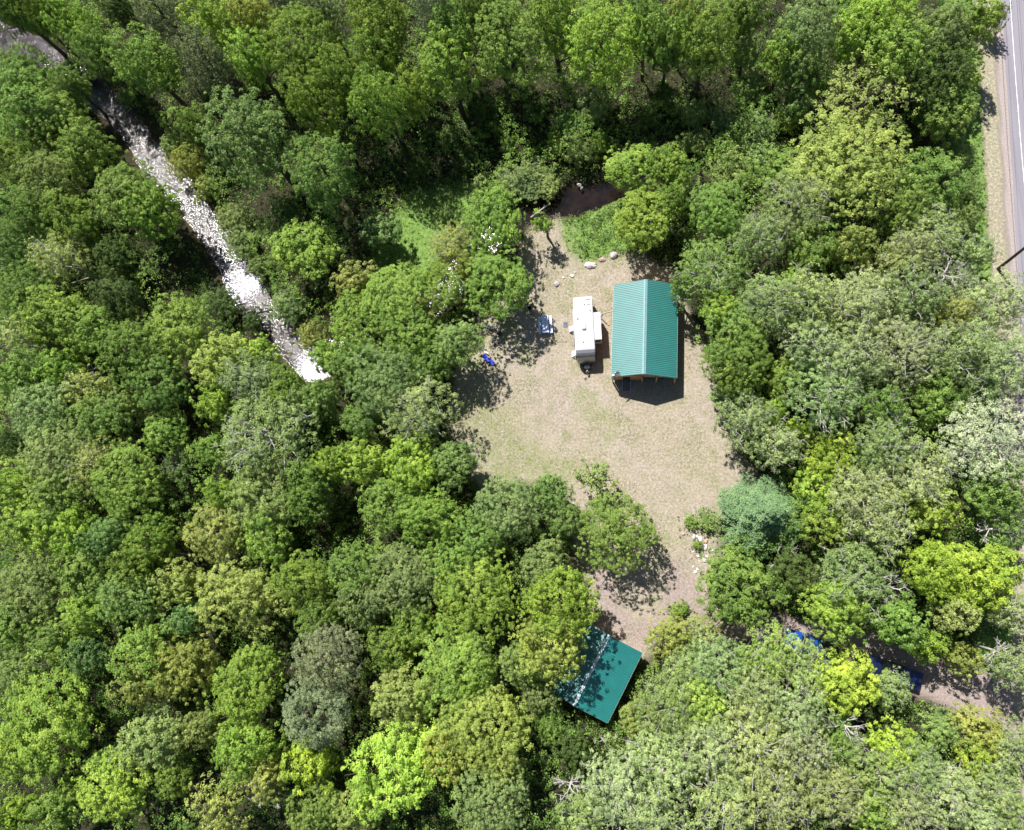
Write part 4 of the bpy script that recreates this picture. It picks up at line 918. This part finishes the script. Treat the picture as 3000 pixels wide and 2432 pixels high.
# x, y, radius in the 2141 px wide copy of the photo; kind; colour; height in metres
TREES = '''
15 8 46 R g3 18;98 14 46 R g3 18;60 25 42 R g3 16;165 60 45 M g2 16;205 115 45 R g3 15;250 20 36 R g4 13;345 30 52 P pp 17;305 140 58 M g2 16;440 130 46 P pp 18;445 50 52 M g1 15;530 45 45 M g7 15;525 125 46 M g1 15
640 100 72 R g2 17;600 10 30 P pp 17;680 35 36 P pp 17;660 210 60 R g3 18;530 290 96 M g8 19;683 365 62 R g3 17;405 262 34 M g2 11;60 160 55 R g3 14;62 222 70 M g2 15;112 245 50 M g2 14
150 180 34 R g3 11;112 290 40 R g3 11;183 312 52 M g2 13;30 332 50 R g2 13;110 382 55 R g5 13;262 412 70 M g2 14;322 445 50 M g2 13;62 450 60 M g3 14;162 462 58 R g3 13;30 522 46 R g3 13
135 545 52 A g7 13;240 540 46 R g4 9;395 342 42 W g7 6;362 305 24 W g5 4;432 395 30 W g7 4;487 462 40 W g5 4.5;505 505 42 W g5 4;545 560 30 W g5 3.5;642 522 60 M g1 10;600 440 34 R g4 8
160 222 28 W g3 4;262 205 20 W g5 3;150 138 20 W g6 3;790 45 76.32 M g2 18;795 120 53 M g3 17;914 22 40.28 P pp 19;1010 30 53 R g3 17;945 75 47.7 M g2 17;934 148 63.6 M g2 17;800 225 56 R g2 18
724 172 44 R g2 18;868 205 36 M g1 16;1062 92 86.92 M g2 18;1155 52 58.3 M g2 18;1258 98 78.44 M g1 18;1392 92 48.76 M g2 18;1345 58 42.4 R g3 17;1425 30 38.16 M g7 17;1243 222 36 W g5 8;1190 262 30 W g8 6
1207 312 36 W g5 6;1258 300 26 W g2 5;1065 302 20 W g2 4;1042 276 11 W g2 3;1100 375 50 W g5 3.2;1058 402 30 W g5 2.6;1142 388 30 W g5 2.8;1160 300 18 W g2 4;1320 347 54 R g1 9;1400 352 45 R g2 9
1350 462 60 R g1 9.5;1395 430 40 R g2 9;1036 458 60 R g2 10;1138 468 28 L g2 7;948 515 50 A g7 8.5;925 605 50 R g2 9;972 560 28 R g7 8;1000 530 30 R g2 8;1050 590 64 R g2 10.5;794 483 45 M g8 7;740 588 40 M g7 8;934 450 15 W g8 3;1471 92 65.72 R g2 18
1550 30 48 R g3 15;1556 115 28 P g3 9;1681 75 62 R g5 15;1635 118 44 M g2 13;1665 150 38 R g5 12;1835 35 70 M g1 15;1780 92 36 M g1 13;1871 100 74 M g1 14;1962 82 58 R g5 14;2030 55 48 M g2 13
2078 40 24 W g5 6;1962 162 56 R g4 12;2012 162 36 R g2 8;1998 218 38 R g3 9;1982 248 44 M g3 10;1705 168 34 Y g8 9;1668 215 30 Y g8 8;1803 215 98 L g7 12;1561 190 34 W g5 5;1455 240 30 W g5 4.5
1510 252 34 W g5 4;1580 272 46 W g5 4;1520 305 38 W g5 4;1450 300 34 W g5 4;1640 255 28 W g7 3;1768 350 96 R g7 13;1958 383 70 M g2 12;1900 452 52 R g3 11;1641 358 46 M g2 8;1528 368 48 W g5 5
1590 330 34 W g5 4;1500 445 54 R g3 10;1661 435 82 A g5 13;1590 505 58 A g5 12;1778 514 46 M g7 11;1700 520 50 R g3 11;1948 494 62 A g5 11;1895 535 60 A g6 12;2014 330 28 W g5 4;2022 395 26 W g5 4
2026 455 28 W g5 4;2046 528 32 A g5 7;2000 605 40 A g6 9;52 622 66 R g3 13;125 660 66 M g2 13;250 615 46 R g4 10;190 692 55 M g2 12;56 702 40 A g7 11;50 786 54 M g2 13;130 772 40 M g2 11
383 690 68 M g1 13;284 740 62 R g3 13;333 806 58 R g3 12;282 842 28 M g7 9;345 905 44 R g2 9;467 752 60 M g7 12;548 742 38 M g1 10;534 795 58 A g5 13;456 846 44 M g1 11;600 826 50 R g2 12
573 906 94 A g5 14;668 832 42 R g3 11;688 750 34 M g2 10;652 706 30 W g7 5;467 640 38 W g4 4.5;530 672 26 W g4 3.5;607 638 44 W g5 4.5;93 860 62 R g5 13;188 822 44 A g7 11;218 880 58 R g3 12
127 957 68 R g5 13;205 975 52 A g7 12;272 1006 72 R g3 12;130 1042 58 M g3 12;28 1020 50 M g1 12;30 930 34 R g4 10;372 972 34 A g4 6;450 945 38 R g2 8;470 1032 40 M g1 11;540 1040 68 M g5 12
652 1002 48 R g3 12;700 970 40 R g1 11;648 1055 44 R g2 11;67 1100 58 M g1 12;158 1112 46 M g1 12;222 1132 50 M g8 12;322 1130 50 M g2 12;454 1112 54 R g7 11;565 1125 50 R g2 11;832 630 72 R g2 10
892 645 40 L g7 9;757 680 62 R g2 10;862 702 58 R g2 10;955 720 56 R g5 10;900 765 44 R g3 9;748 752 54 R g2 10;807 808 72 R g5 12;875 856 72 A g5 12;758 885 44 M g3 9;757 962 48 M g1 11
857 970 58 M g1 11;946 972 50 R g8 9;812 1060 52 R g3 11;901 1086 64 R g2 12;1064 1062 70 R g5 11;1155 1032 44 R g8 9;1241 1000 38 L g5 7;1182 1085 48 R g8 9;1286 1110 78 R g2 10.5;1000 1125 54 R g3 11
1495 562 70 A g3 12;1430 605 34 A g3 9;1503 650 46 R g1 10;1545 695 66 R g3 11;1600 640 66 A g5 13;1702 632 66 A g6 14;1650 600 32 Y g1 9;1800 640 74 A g6 14;1898 622 64 A g5 13;1990 665 46 A g7 11
2085 645 66 A g6 13;1545 758 58 R g3 11;1692 722 52 A g6 13;1782 742 70 A g6 14;1882 742 74 A g6 14;2002 742 74 A g6 14;2105 765 68 A g6 14;1642 792 46 M g2 9;1730 825 78 A g5 13;1530 832 34 R g8 6
1562 882 58 A g5 10;1612 862 30 Y g1 8;1664 912 34 Y yl 7;1622 934 48 A g6 10;1840 852 54 A g3 12;1952 832 50 M g2 10;1740 962 58 Y yl 9;1710 1022 46 Y yl 8;1852 932 68 A g5 13;2062 930 84 A wt 14
1902 1002 72 A g6 13;1802 1042 64 A g6 13;1940 1062 56 M yl 11;2082 1030 54 R g3 12;1722 1095 50 Y g1 9;1832 1102 72 A g6 12;2100 1110 44 A g3 9;67 1240 60 R g5 12;182 1200 60 M g2 12;290 1175 46 M g2 12
190 1282 46 M g1 12;275 1250 55 R g8 12;380 1222 46 M g7 12;396 1290 40 M g8 11;500 1245 82 M g7 13;642 1210 62 R g2 12;600 1262 32 Y g7 9;670 1292 46 R g3 11;30 1312 50 M g2 12;120 1332 52 R g3 11
190 1372 44 R g8 11;60 1402 52 R g5 11;310 1366 60 M g1 12;394 1398 58 M g7 12;300 1425 48 M g7 12;522 1436 78 M g1 12;688 1370 62 P pp 15;664 1485 66 P pp 15;110 1500 104 M g1 14;48 1575 54 M g2 12
318 1550 66 M g6 12;422 1520 40 M g7 11;522 1562 64 M g1 12;650 1592 52 M yl 11;240 1650 74 M g1 13;120 1692 50 R g2 12;468 1682 74 L g7 12;560 1622 44 M g7 11;670 1692 56 R g2 11;30 1705 36 M g1 11
232 1590 40 R g3 10;372 1622 44 R g3 10;742 1190 52 R g2 11;848 1216 74 R g5 12;940 1175 50 R g2 11;992 1242 82 R g2 12;1140 1180 52 R g5 10;1174 1256 68 R g1 14;760 1262 46 R g5 11;818 1354 44 R g3 10
872 1302 44 R g2 10;964 1392 86 R g1 12;1152 1350 66 R g7 13.5;1092 1392 44 R g5 11;842 1458 64 M g7 12;824 1602 96 M yl 13;750 1702 58 M g7 12;1012 1522 90 R g7 12;930 1580 46 R g7 11;1050 1600 46 R g7 11
1030 1676 78 R g5 12;1130 1455 40 R g5 9;1200 1560 42 M g4 6;1150 1520 34 R g3 6;1400 1335 46 Y g7 7;1340 1500 46 R g7 8;1402 1480 66 A g5 10;1296 1642 86 A g6 12;1392 1600 74 A g6 12;1222 1702 56 A g5 10
1370 1702 62 A g6 12;1442 1402 56 A g5 8;1540 1222 72 M g2 9;1781 1216 72 A g5 12;1742 1272 58 M yl 12;1660 1200 46 R g4 9;2020 1206 72 M yl 12;1950 1190 60 M yl 12;1990 1282 40 P g7 11;2080 1192 50 M yl 11
1936 1345 38 M yl 8;1876 1304 48 M g2 12;2017 1378 34 Y g7 7;2108 1275 50 A g5 10;2112 1396 50 A g5 10;1465 1320 48 A g7 6;1500 1395 60 A g5 9;1600 1372 62 A g2 9;1676 1392 62 A g5 9;1768 1424 66 M yl 9
1462 1465 60 Y g1 9;1575 1465 68 A g6 11;1663 1489 64 A g6 11;1862 1442 44 A g5 6;1575 1560 82 A g6 12;1486 1572 64 A g6 12;1676 1572 60 A g6 11;1864 1560 54 Y yl 8;1970 1522 44 W g5 5;2053 1525 48 Y g7 6
1911 1608 60 A g5 9;2047 1584 40 Y yl 6;2118 1562 46 A g5 7;1840 1620 58 A g5 10;1516 1678 70 A g6 12;1616 1672 64 A g6 12;1734 1648 60 A g6 11;1811 1690 50 Y g1 9;1900 1690 64 A g6 10;1988 1662 60 A g6 9
2076 1650 60 A g5 9;2047 1715 50 A g6 9;2125 1708 46 A g5 9;1780 1560 40 A g5 7;1750 1520 34 Y g2 6;980 330 26 W g4 4;1050 240 26 W g4 4;940 290 26 W g4 4;1120 230 28 W g4 4;880 350 26 W g4 4
1350 250 28 W g4 4;1390 200 30 W g4 5;860 320 22 W g4 4;1000 240 24 W g4 5;1010 380 18 W g5 3;1460 1140 11 W g2 1.2;1445 1090 16 W g2 1.4;1480 1090 26 W g5 2;1420 1275 20 W g2 1.8;1880 540 30 Y g2 8'''
KNAME = {'M': 'maple_tree', 'R': 'broadleaf_tree', 'A': 'aspen_tree', 'Y': 'young_tree', 'W': 'shrub', 'P': 'pine_tree', 'L': 'open_tree', 'S': 'spruce_tree'}
KWORD = {'M': 'coarse-leaved maple', 'R': 'fine-leaved tree', 'A': 'pale-twigged tree', 'Y': 'young tree', 'W': 'shrub', 'P': 'pine', 'L': 'open-crowned tree'}
KCAT = {'W': 'shrub', 'P': 'pine tree'}
CWORD = {'g1': 'bright green', 'g2': 'fresh green', 'g3': 'mid-green', 'g4': 'dark green', 'g5': 'grey-green', 'g6': 'pale grey-green', 'g7': 'olive-green', 'g8': 'cool green', 'pp': 'dull dark', 'ps': 'blue-green', 'yl': 'lime-yellow', 'wt': 'silvery'}
KGROUP = {'M': 'maples of the wood', 'R': 'rounded fine-leaved trees', 'A': 'pale-twigged loose trees', 'Y': 'young trees in the gaps', 'W': 'shrubs on the banks and forest edge', 'P': 'pines among the leafy trees', 'L': 'open-crowned trees'}
MARKS = [(1345, 690, 'the cabin'), (1215, 690, 'the camper'), (1265, 1415, 'the teal-roofed shed'), (1215, 415, 'the brown pond'), (655, 750, 'the bright creek bend'), (400, 430, 'the middle creek reach'), (200, 190, 'the upper creek'),
         (1460, 1150, 'the stone heap'), (1680, 1330, 'the bright blue pickup'), (1885, 1385, 'the navy pickup'), (2085, 540, 'the utility pole'), (2141, 0, 'the top right corner'), (0, 0, 'the top left corner'), (0, 1736, 'the bottom left corner'),
         (2141, 1736, 'the bottom right corner'), (1070, 0, 'the top edge centre'), (1070, 1736, 'the bottom edge centre'), (0, 868, 'the left edge centre'), (2141, 868, 'the right edge centre'),
         (1140, 680, 'the picnic table'), (688, 1400, 'the two dull pines'), (1595, 1072, 'the blue-green spruce')]
ORD = ['', 'second ', 'third ', 'fourth ', 'fifth ', 'sixth ', 'seventh ', 'eighth ', 'ninth ', 'tenth ', 'eleventh ', 'twelfth ']
def direction(dx, dy):
    return ['right of', 'above and right of', 'above', 'above and left of', 'left of', 'below and left of', 'below', 'below and right of'][int(((math.degrees(math.atan2(-dy, dx))+22.5) % 360)//45)]
def build_trees():
    T = []
    for row in TREES.replace('\n', ';').split(';'):
        p = row.split()
        if len(p) == 6: T.append((float(p[0]), float(p[1]), float(p[2]), p[3], p[4], float(p[5])))
    desc = [(t[3], t[4]) for t in T]
    for i, (x, y, r, kind, colr, h) in enumerate(T):
        ms = sorted(MARKS, key=lambda m: math.hypot(m[0]-x, m[1]-y))
        lab = None
        for mx, my, mn in ms[:6]:
            if mn.endswith('spruce') and math.hypot(mx-x, my-y) < 20: continue
            if mn == 'the two dull pines' and kind == 'P' and math.hypot(mx-x, my-y) < 100: continue
            dr = direction(x-mx, y-my)
            same = sorted((math.hypot(t[0]-mx, t[1]-my), k) for k, t in enumerate(T) if desc[k] == desc[i] and direction(t[0]-mx, t[1]-my) == dr)
            rk = [k for _, k in same].index(i)
            if rk < 3:
                only = 'nearest ' if rk == 0 and len(same) > 1 else ''
                lab = f'{ORD[rk]}{"nearest " if rk else only}{CWORD[colr]} {KWORD[kind]} {dr} {mn}'; break
        if lab is None:
            mx, my, mn = ms[0]; dr = direction(x-mx, y-my)
            same = sorted((math.hypot(t[0]-mx, t[1]-my), k) for k, t in enumerate(T) if desc[k] == desc[i] and direction(t[0]-mx, t[1]-my) == dr)
            lab = f'{ORD[[k for _, k in same].index(i)]}nearest {CWORD[colr]} {KWORD[kind]} {dr} {mn}'
        # crown size from the picture, first at a guessed height
        zc = h*.68
        P = O(x, y, zc); Rm = r*OV*depth(P)/F*(1.17 if kind != 'L' else 1.1)
        cm, tm, s, hh, zp = proto(kind, Rm, i)
        sc = Rm/s; sz = h/hh; P = O(x, y, zp*sz)
        root = empty(KNAME[kind], (P[0], P[1], 0), (i*2.399) % 6.283, lab, KCAT.get(kind, 'tree'), KGROUP[kind])
        jx = random.Random(i*13+5); root.scale = (sc*jx.uniform(.88, 1.13), sc*jx.uniform(.88, 1.13), sz)
        jr = random.Random(i*7+1)
        for nm, me in (('crown', cm), ('trunk' if kind != 'W' else 'stems', tm)):
            o = bpy.data.objects.new(nm, me); link(o, root)
            if nm == 'crown':
                c = PAL[colr]; k = jr.uniform(.84, 1.14); o.color = (c[0]*k*jr.uniform(.93, 1.07), c[1]*k, c[2]*k*jr.uniform(.85, 1.15), 1)
    # the blue-green spruce by the clearing
    P = O(1592, 1078, 3.5); root = empty('spruce_tree', (P[0], P[1], 0), 0, 'large blue-green spruce with drooping feathery boughs at the corner of the clearing', 'spruce tree')
    cm, tm = spruce_meshes(4, 5.3, 10.5)
    o = bpy.data.objects.new('crown', cm); link(o, root); o.color = (*PAL['ps'], 1)
    o = bpy.data.objects.new('trunk', tm); link(o, root)
    # bare dead trees and branches
    def dead(x, y, z, R, h, seed, label, lean=(0, 0)):
        P = O(x, y, z); root = empty('dead_tree', (P[0]-lean[0]*h, P[1]-lean[1]*h, 0), 0, label, 'dead tree', 'bare dead trees')
        rng = random.Random(seed); m = MB(); br = MB()
        top = Vector((lean[0]*h, lean[1]*h, h*.62)); m.tube([(0, 0, -.2), top*.5+Vector((.1, 0, 0)), top], [.18, .13, .09], 7); m.build('trunk', 'deadwood', root)
        def grow(p, d, L, r, lv):
            e = p+d*L; mid = p.lerp(e, .5)+Vector((rng.gauss(0, .08), rng.gauss(0, .08), rng.gauss(0, .06)))*L
            br.tube([p, mid, e], [r, r*.8, r*.5], 5, cap=False)
            if lv:
                for _ in range(rng.choice((2, 3, 3))):
                    s = p.lerp(e, rng.uniform(.35, 1)); nd = (d+Vector((rng.gauss(0, .5), rng.gauss(0, .5), rng.gauss(0, .3)))).normalized(); grow(s, nd, L*rng.uniform(.5, .8), r*.62, lv-1)
        for k in range(6):
            a = k*1.05+rng.uniform(-.3, .3); d = Vector((math.cos(a)+lean[0]*3, math.sin(a)+lean[1]*3, rng.uniform(.35, .9))).normalized(); grow(top*rng.uniform(.75, 1), d, R*.5, .07, 3)
        br.build('branches', 'deadwood', root)
    dead(1992, 552, 10, 3.0, 13.5, 2, 'whitish fan of bare branches by the right edge, left of the pole', (.05, .10))
    dead(1640, 1172, 5, 2.2, 7.5, 3, 'bare branching dead tree in the dark gap below the spruce')
    dead(1880, 1232, 9, 2.4, 12, 4, 'bare grey branch fan above the navy pickup', (.10, -.05))
    dead(1776, 1524, 7, 2.4, 9.5, 5, 'whitish bare branches below the lime tree, lower right', (.05, 0))
    dead(2104, 1366, 8, 2.2, 10, 6, 'bare pale branches at the right edge over the drive')
    dead(2085, 1105, 8, 2.4, 11, 7, 'bare pale twigs in the dark gap at the right edge')
    dead(1190, 1648, 6, 2.2, 8.5, 8, 'bare grey tangle in the dark gap near the bottom edge')
    dead(540, 1668, 8, 2.4, 10.5, 9, 'bare grey branches at the bottom, left of centre')
    dead(1060, 375, 2, 1.2, 2.6, 10, 'low bare grey branches on the bank left of the brown pond')
    # fallen trunks
    for k, (a, b, z, r, lab) in enumerate((((505, 655), (572, 640), .1, .13, 'pale fallen trunk lying across the creek'), ((508, 664), (575, 655), .0, .10, 'second fallen trunk across the creek, just below the pale one'),
                                        ((575, 720), (612, 765), -.2, .06, 'thin dark branch fallen into the still creek reach'), ((1110, 455), (1150, 425), .3, .12, 'grey driftwood log at the left end of the brown pond'))):
        A, B = O(*a, z), O(*b, z); c = (A+B)/2; m = MB(); m.tube([A-c, (A-c)*.4+np.array([.1, .08, .04]), B-c], [r, r*.85, r*.55], 8)
        for t, l in ((.2, .8), (-.3, .6)): q = (A-c)*t; m.tube([q, q+np.array([.2, l*.6, .35])], [r*.4, .01], 5)
        o = m.build('fallen_log', 'deadwood' if k != 2 else 'bark', None, loc=c); tag(o, lab, 'log', 'fallen logs in the water')
build_trees()

# ------------------------------------------------------------------ undergrowth, grasses
def scatter(n, rng):
    X = rng.uniform(-118, 60, n); Y = rng.uniform(-42, 104, n)
    # keep what the camera could see, with a margin
    d = RM.T @ np.stack([X, Y, np.full(n, -CH)]); px = 1500+F*d[0]/-d[2]; py = 1216-F*d[1]/-d[2]
    k = (px > -250) & (px < 3250) & (py > -250) & (py < 2700) & (roaddist(X, Y) < -.3)
    return X[k], Y[k]
def tuft_field(name, X, Y, col, rng, h0, h1, r, k, ls, mat, up=.5, z0=0.0, blade=False, colourful=1.0):
    n = len(X); N_ = n*k; H = rng.uniform(h0, h1, n); tt = np.clip(rng.normal(.5, .16, n)*1, 0, 1)
    zf = 0
    o = rng.normal(size=(N_, 3)); o[:, :2] *= r*.6; z = rng.random(N_)**.7*np.repeat(H, k)
    c = np.stack([np.repeat(X, k)+o[:, 0], np.repeat(Y, k)+o[:, 1], z+z0], 1)
    if blade: nn = unit(np.stack([rng.normal(size=N_), rng.normal(size=N_), np.full(N_, up)], 1))
    else: nn = unit(rng.normal(0, .55, (N_, 3))+np.array([0, 0, 1.0]))
    me = leaves(name, c, nn, ls*rng.uniform(.6, 1.4, N_), np.repeat(tt, k)+rng.normal(0, .15, N_), rng, mat, .6 if not blade else .28)
    ob = bpy.data.objects.new(name, me); link(ob); ob.color = (*col, 1); tag(ob, kind='stuff'); return ob
def build_stuff():
    rng = np.random.default_rng(77)
    X, Y = scatter(60000, rng)
    wob = (fbm(X, Y, 3, 3.0)-.5)*2.2
    free = (sdist(X, Y, LAWN)+wob < .1) & (sdist(X, Y, DIRT)+wob*.5 < -.1) & (creekdist(X, Y) > .35) & (roaddist(X, Y) < -4.4)
    shed = np.hypot(X+4.8, Y+12.3) < 4.5
    free &= ~shed
    dens = fbm(X, Y, 21, 5.0)
    f1 = free & (dens > .42)
    tag(tuft_field('undergrowth', X[f1], Y[f1], (.070, .115, .032), rng, .2, 1.3, .45, 12, .11, 'leaf'), 'low leafy green undergrowth on the forest floor', 'undergrowth')
    X, Y = scatter(125000, rng); wob = (fbm(X, Y, 3, 3.0)-.5)*2.2; cdd = creekdist(X, Y); sd1 = sdist(X, Y, LAWN)+wob*.4; sd2 = sdist(X, Y, DIRT); rd = roaddist(X, Y)
    edge = np.minimum.reduce([sstep(.2, 2.6, -sd1), sstep(.1, 2.2, -sd2), sstep(.6, 3.5, cdd), sstep(6.5, 9.0, -rd), sstep(4.6, 6.4, np.hypot(X+4.8, Y+12.3))])
    for p in LUSH: edge = np.minimum(edge, sstep(-.5, 2.5, -sdist(X, Y, p)))
    Hs = edge*(.5+6.0*sstep(.32, .72, fbm(X, Y, 44, 4.2, 3)))*(.75+.5*fbm(X, Y, 45, 1.3, 2)); f = (edge > .05) & (Hs > .25)
    X, Y, Hs = X[f], Y[f], Hs[f]; n = len(X); k = 11; z = Hs*(1-rng.random(n)**2*.35)
    nr = unit(np.stack([rng.normal(0, .45, n), rng.normal(0, .45, n), np.ones(n)], 1)); nn = np.repeat(nr, k, 0); o = rng.normal(size=(n*k, 3))*np.array([.17, .17, .08])
    c = np.repeat(np.stack([X, Y, z], 1), k, 0)+o; hue = np.clip(.5+(fbm(X, Y, 46, 6.0, 3)-.5)*1.6+rng.normal(0, .08, n), 0, 1)
    me = leaves('underwood', c, unit(nn+o*2+rng.normal(0, .35, (n*k, 3))), .095*rng.uniform(.6, 1.35, n*k), np.repeat(hue, k)+rng.normal(0, .13, n*k), rng, 'leaf')
    ob = bpy.data.objects.new('underwood', me); link(ob); ob.color = (.185, .300, .065, 1); tag(ob, 'dense low green brush filling the gaps between the trees', 'undergrowth', kind='stuff')
    X2, Y2 = scatter(16000, rng); c2 = creekdist(X2, Y2); k2 = (c2 > .2) & (c2 < 3.2) & (sdist(X2, Y2, LAWN) < .3)
    tag(tuft_field('bank_plants', X2[k2], Y2[k2], (.12, .17, .05), rng, .2, 1.5, .4, 14, .09, 'leaf'), 'pale green plants and brush along both creek banks', 'bank plants')
    # tall grass
    X, Y = scatter(120000, rng); lush = np.maximum.reduce([sdist(X, Y, p) for p in LUSH])+(fbm(X, Y, 3, 3.0)-.5)*2.2; rd = roaddist(X, Y)+(fbm(X, Y, 3, 3.0)-.5)*.5
    k = ((lush > -.4) | ((rd > -7.2) & (rd < -3.0))) & (creekdist(X, Y) > 0) & (sdist(X, Y, DIRT) < -.3)
    tag(tuft_field('tall_grass', X[k], Y[k], (.24, .38, .095), rng, .1, .5, .16, 16, .10, 'grassblade', .8, blade=True), 'lush green tall grass on the bank, meadow and roadside', 'grass')
    # dry lawn: fine litter of blades
    X = rng.uniform(-22, 28, 150000); Y = rng.uniform(-22, 46, 150000); wob = (fbm(X, Y, 3, 3.0)-.5)*2.2; d = sdist(X, Y, LAWN)+wob
    k = (d > -.6) & (fbm(X, Y, 8, 1.5) > .46)
    tag(tuft_field('dry_grass', X[k], Y[k], (.42, .37, .28), rng, .0, .05, .09, 3, .062, 'grassblade', 1.6, z0=.005, blade=True), 'short dry straw-coloured grass of the clearing', 'grass')
    g = (sdist(X, Y, LAWN) > -1) & (fbm(X, Y, 31, 4.0)+.35*sstep(-3, 2, sdist(X, Y, GREENPATCH)) > .62) & (rng.random(len(X)) < .5)
    tag(tuft_field('green_grass', X[g], Y[g], (.19, .24, .07), rng, .0, .08, .09, 3, .055, 'grassblade', 1.6, z0=.006, blade=True), 'thin green grass patches coming up through the dry lawn', 'grass')
build_stuff()
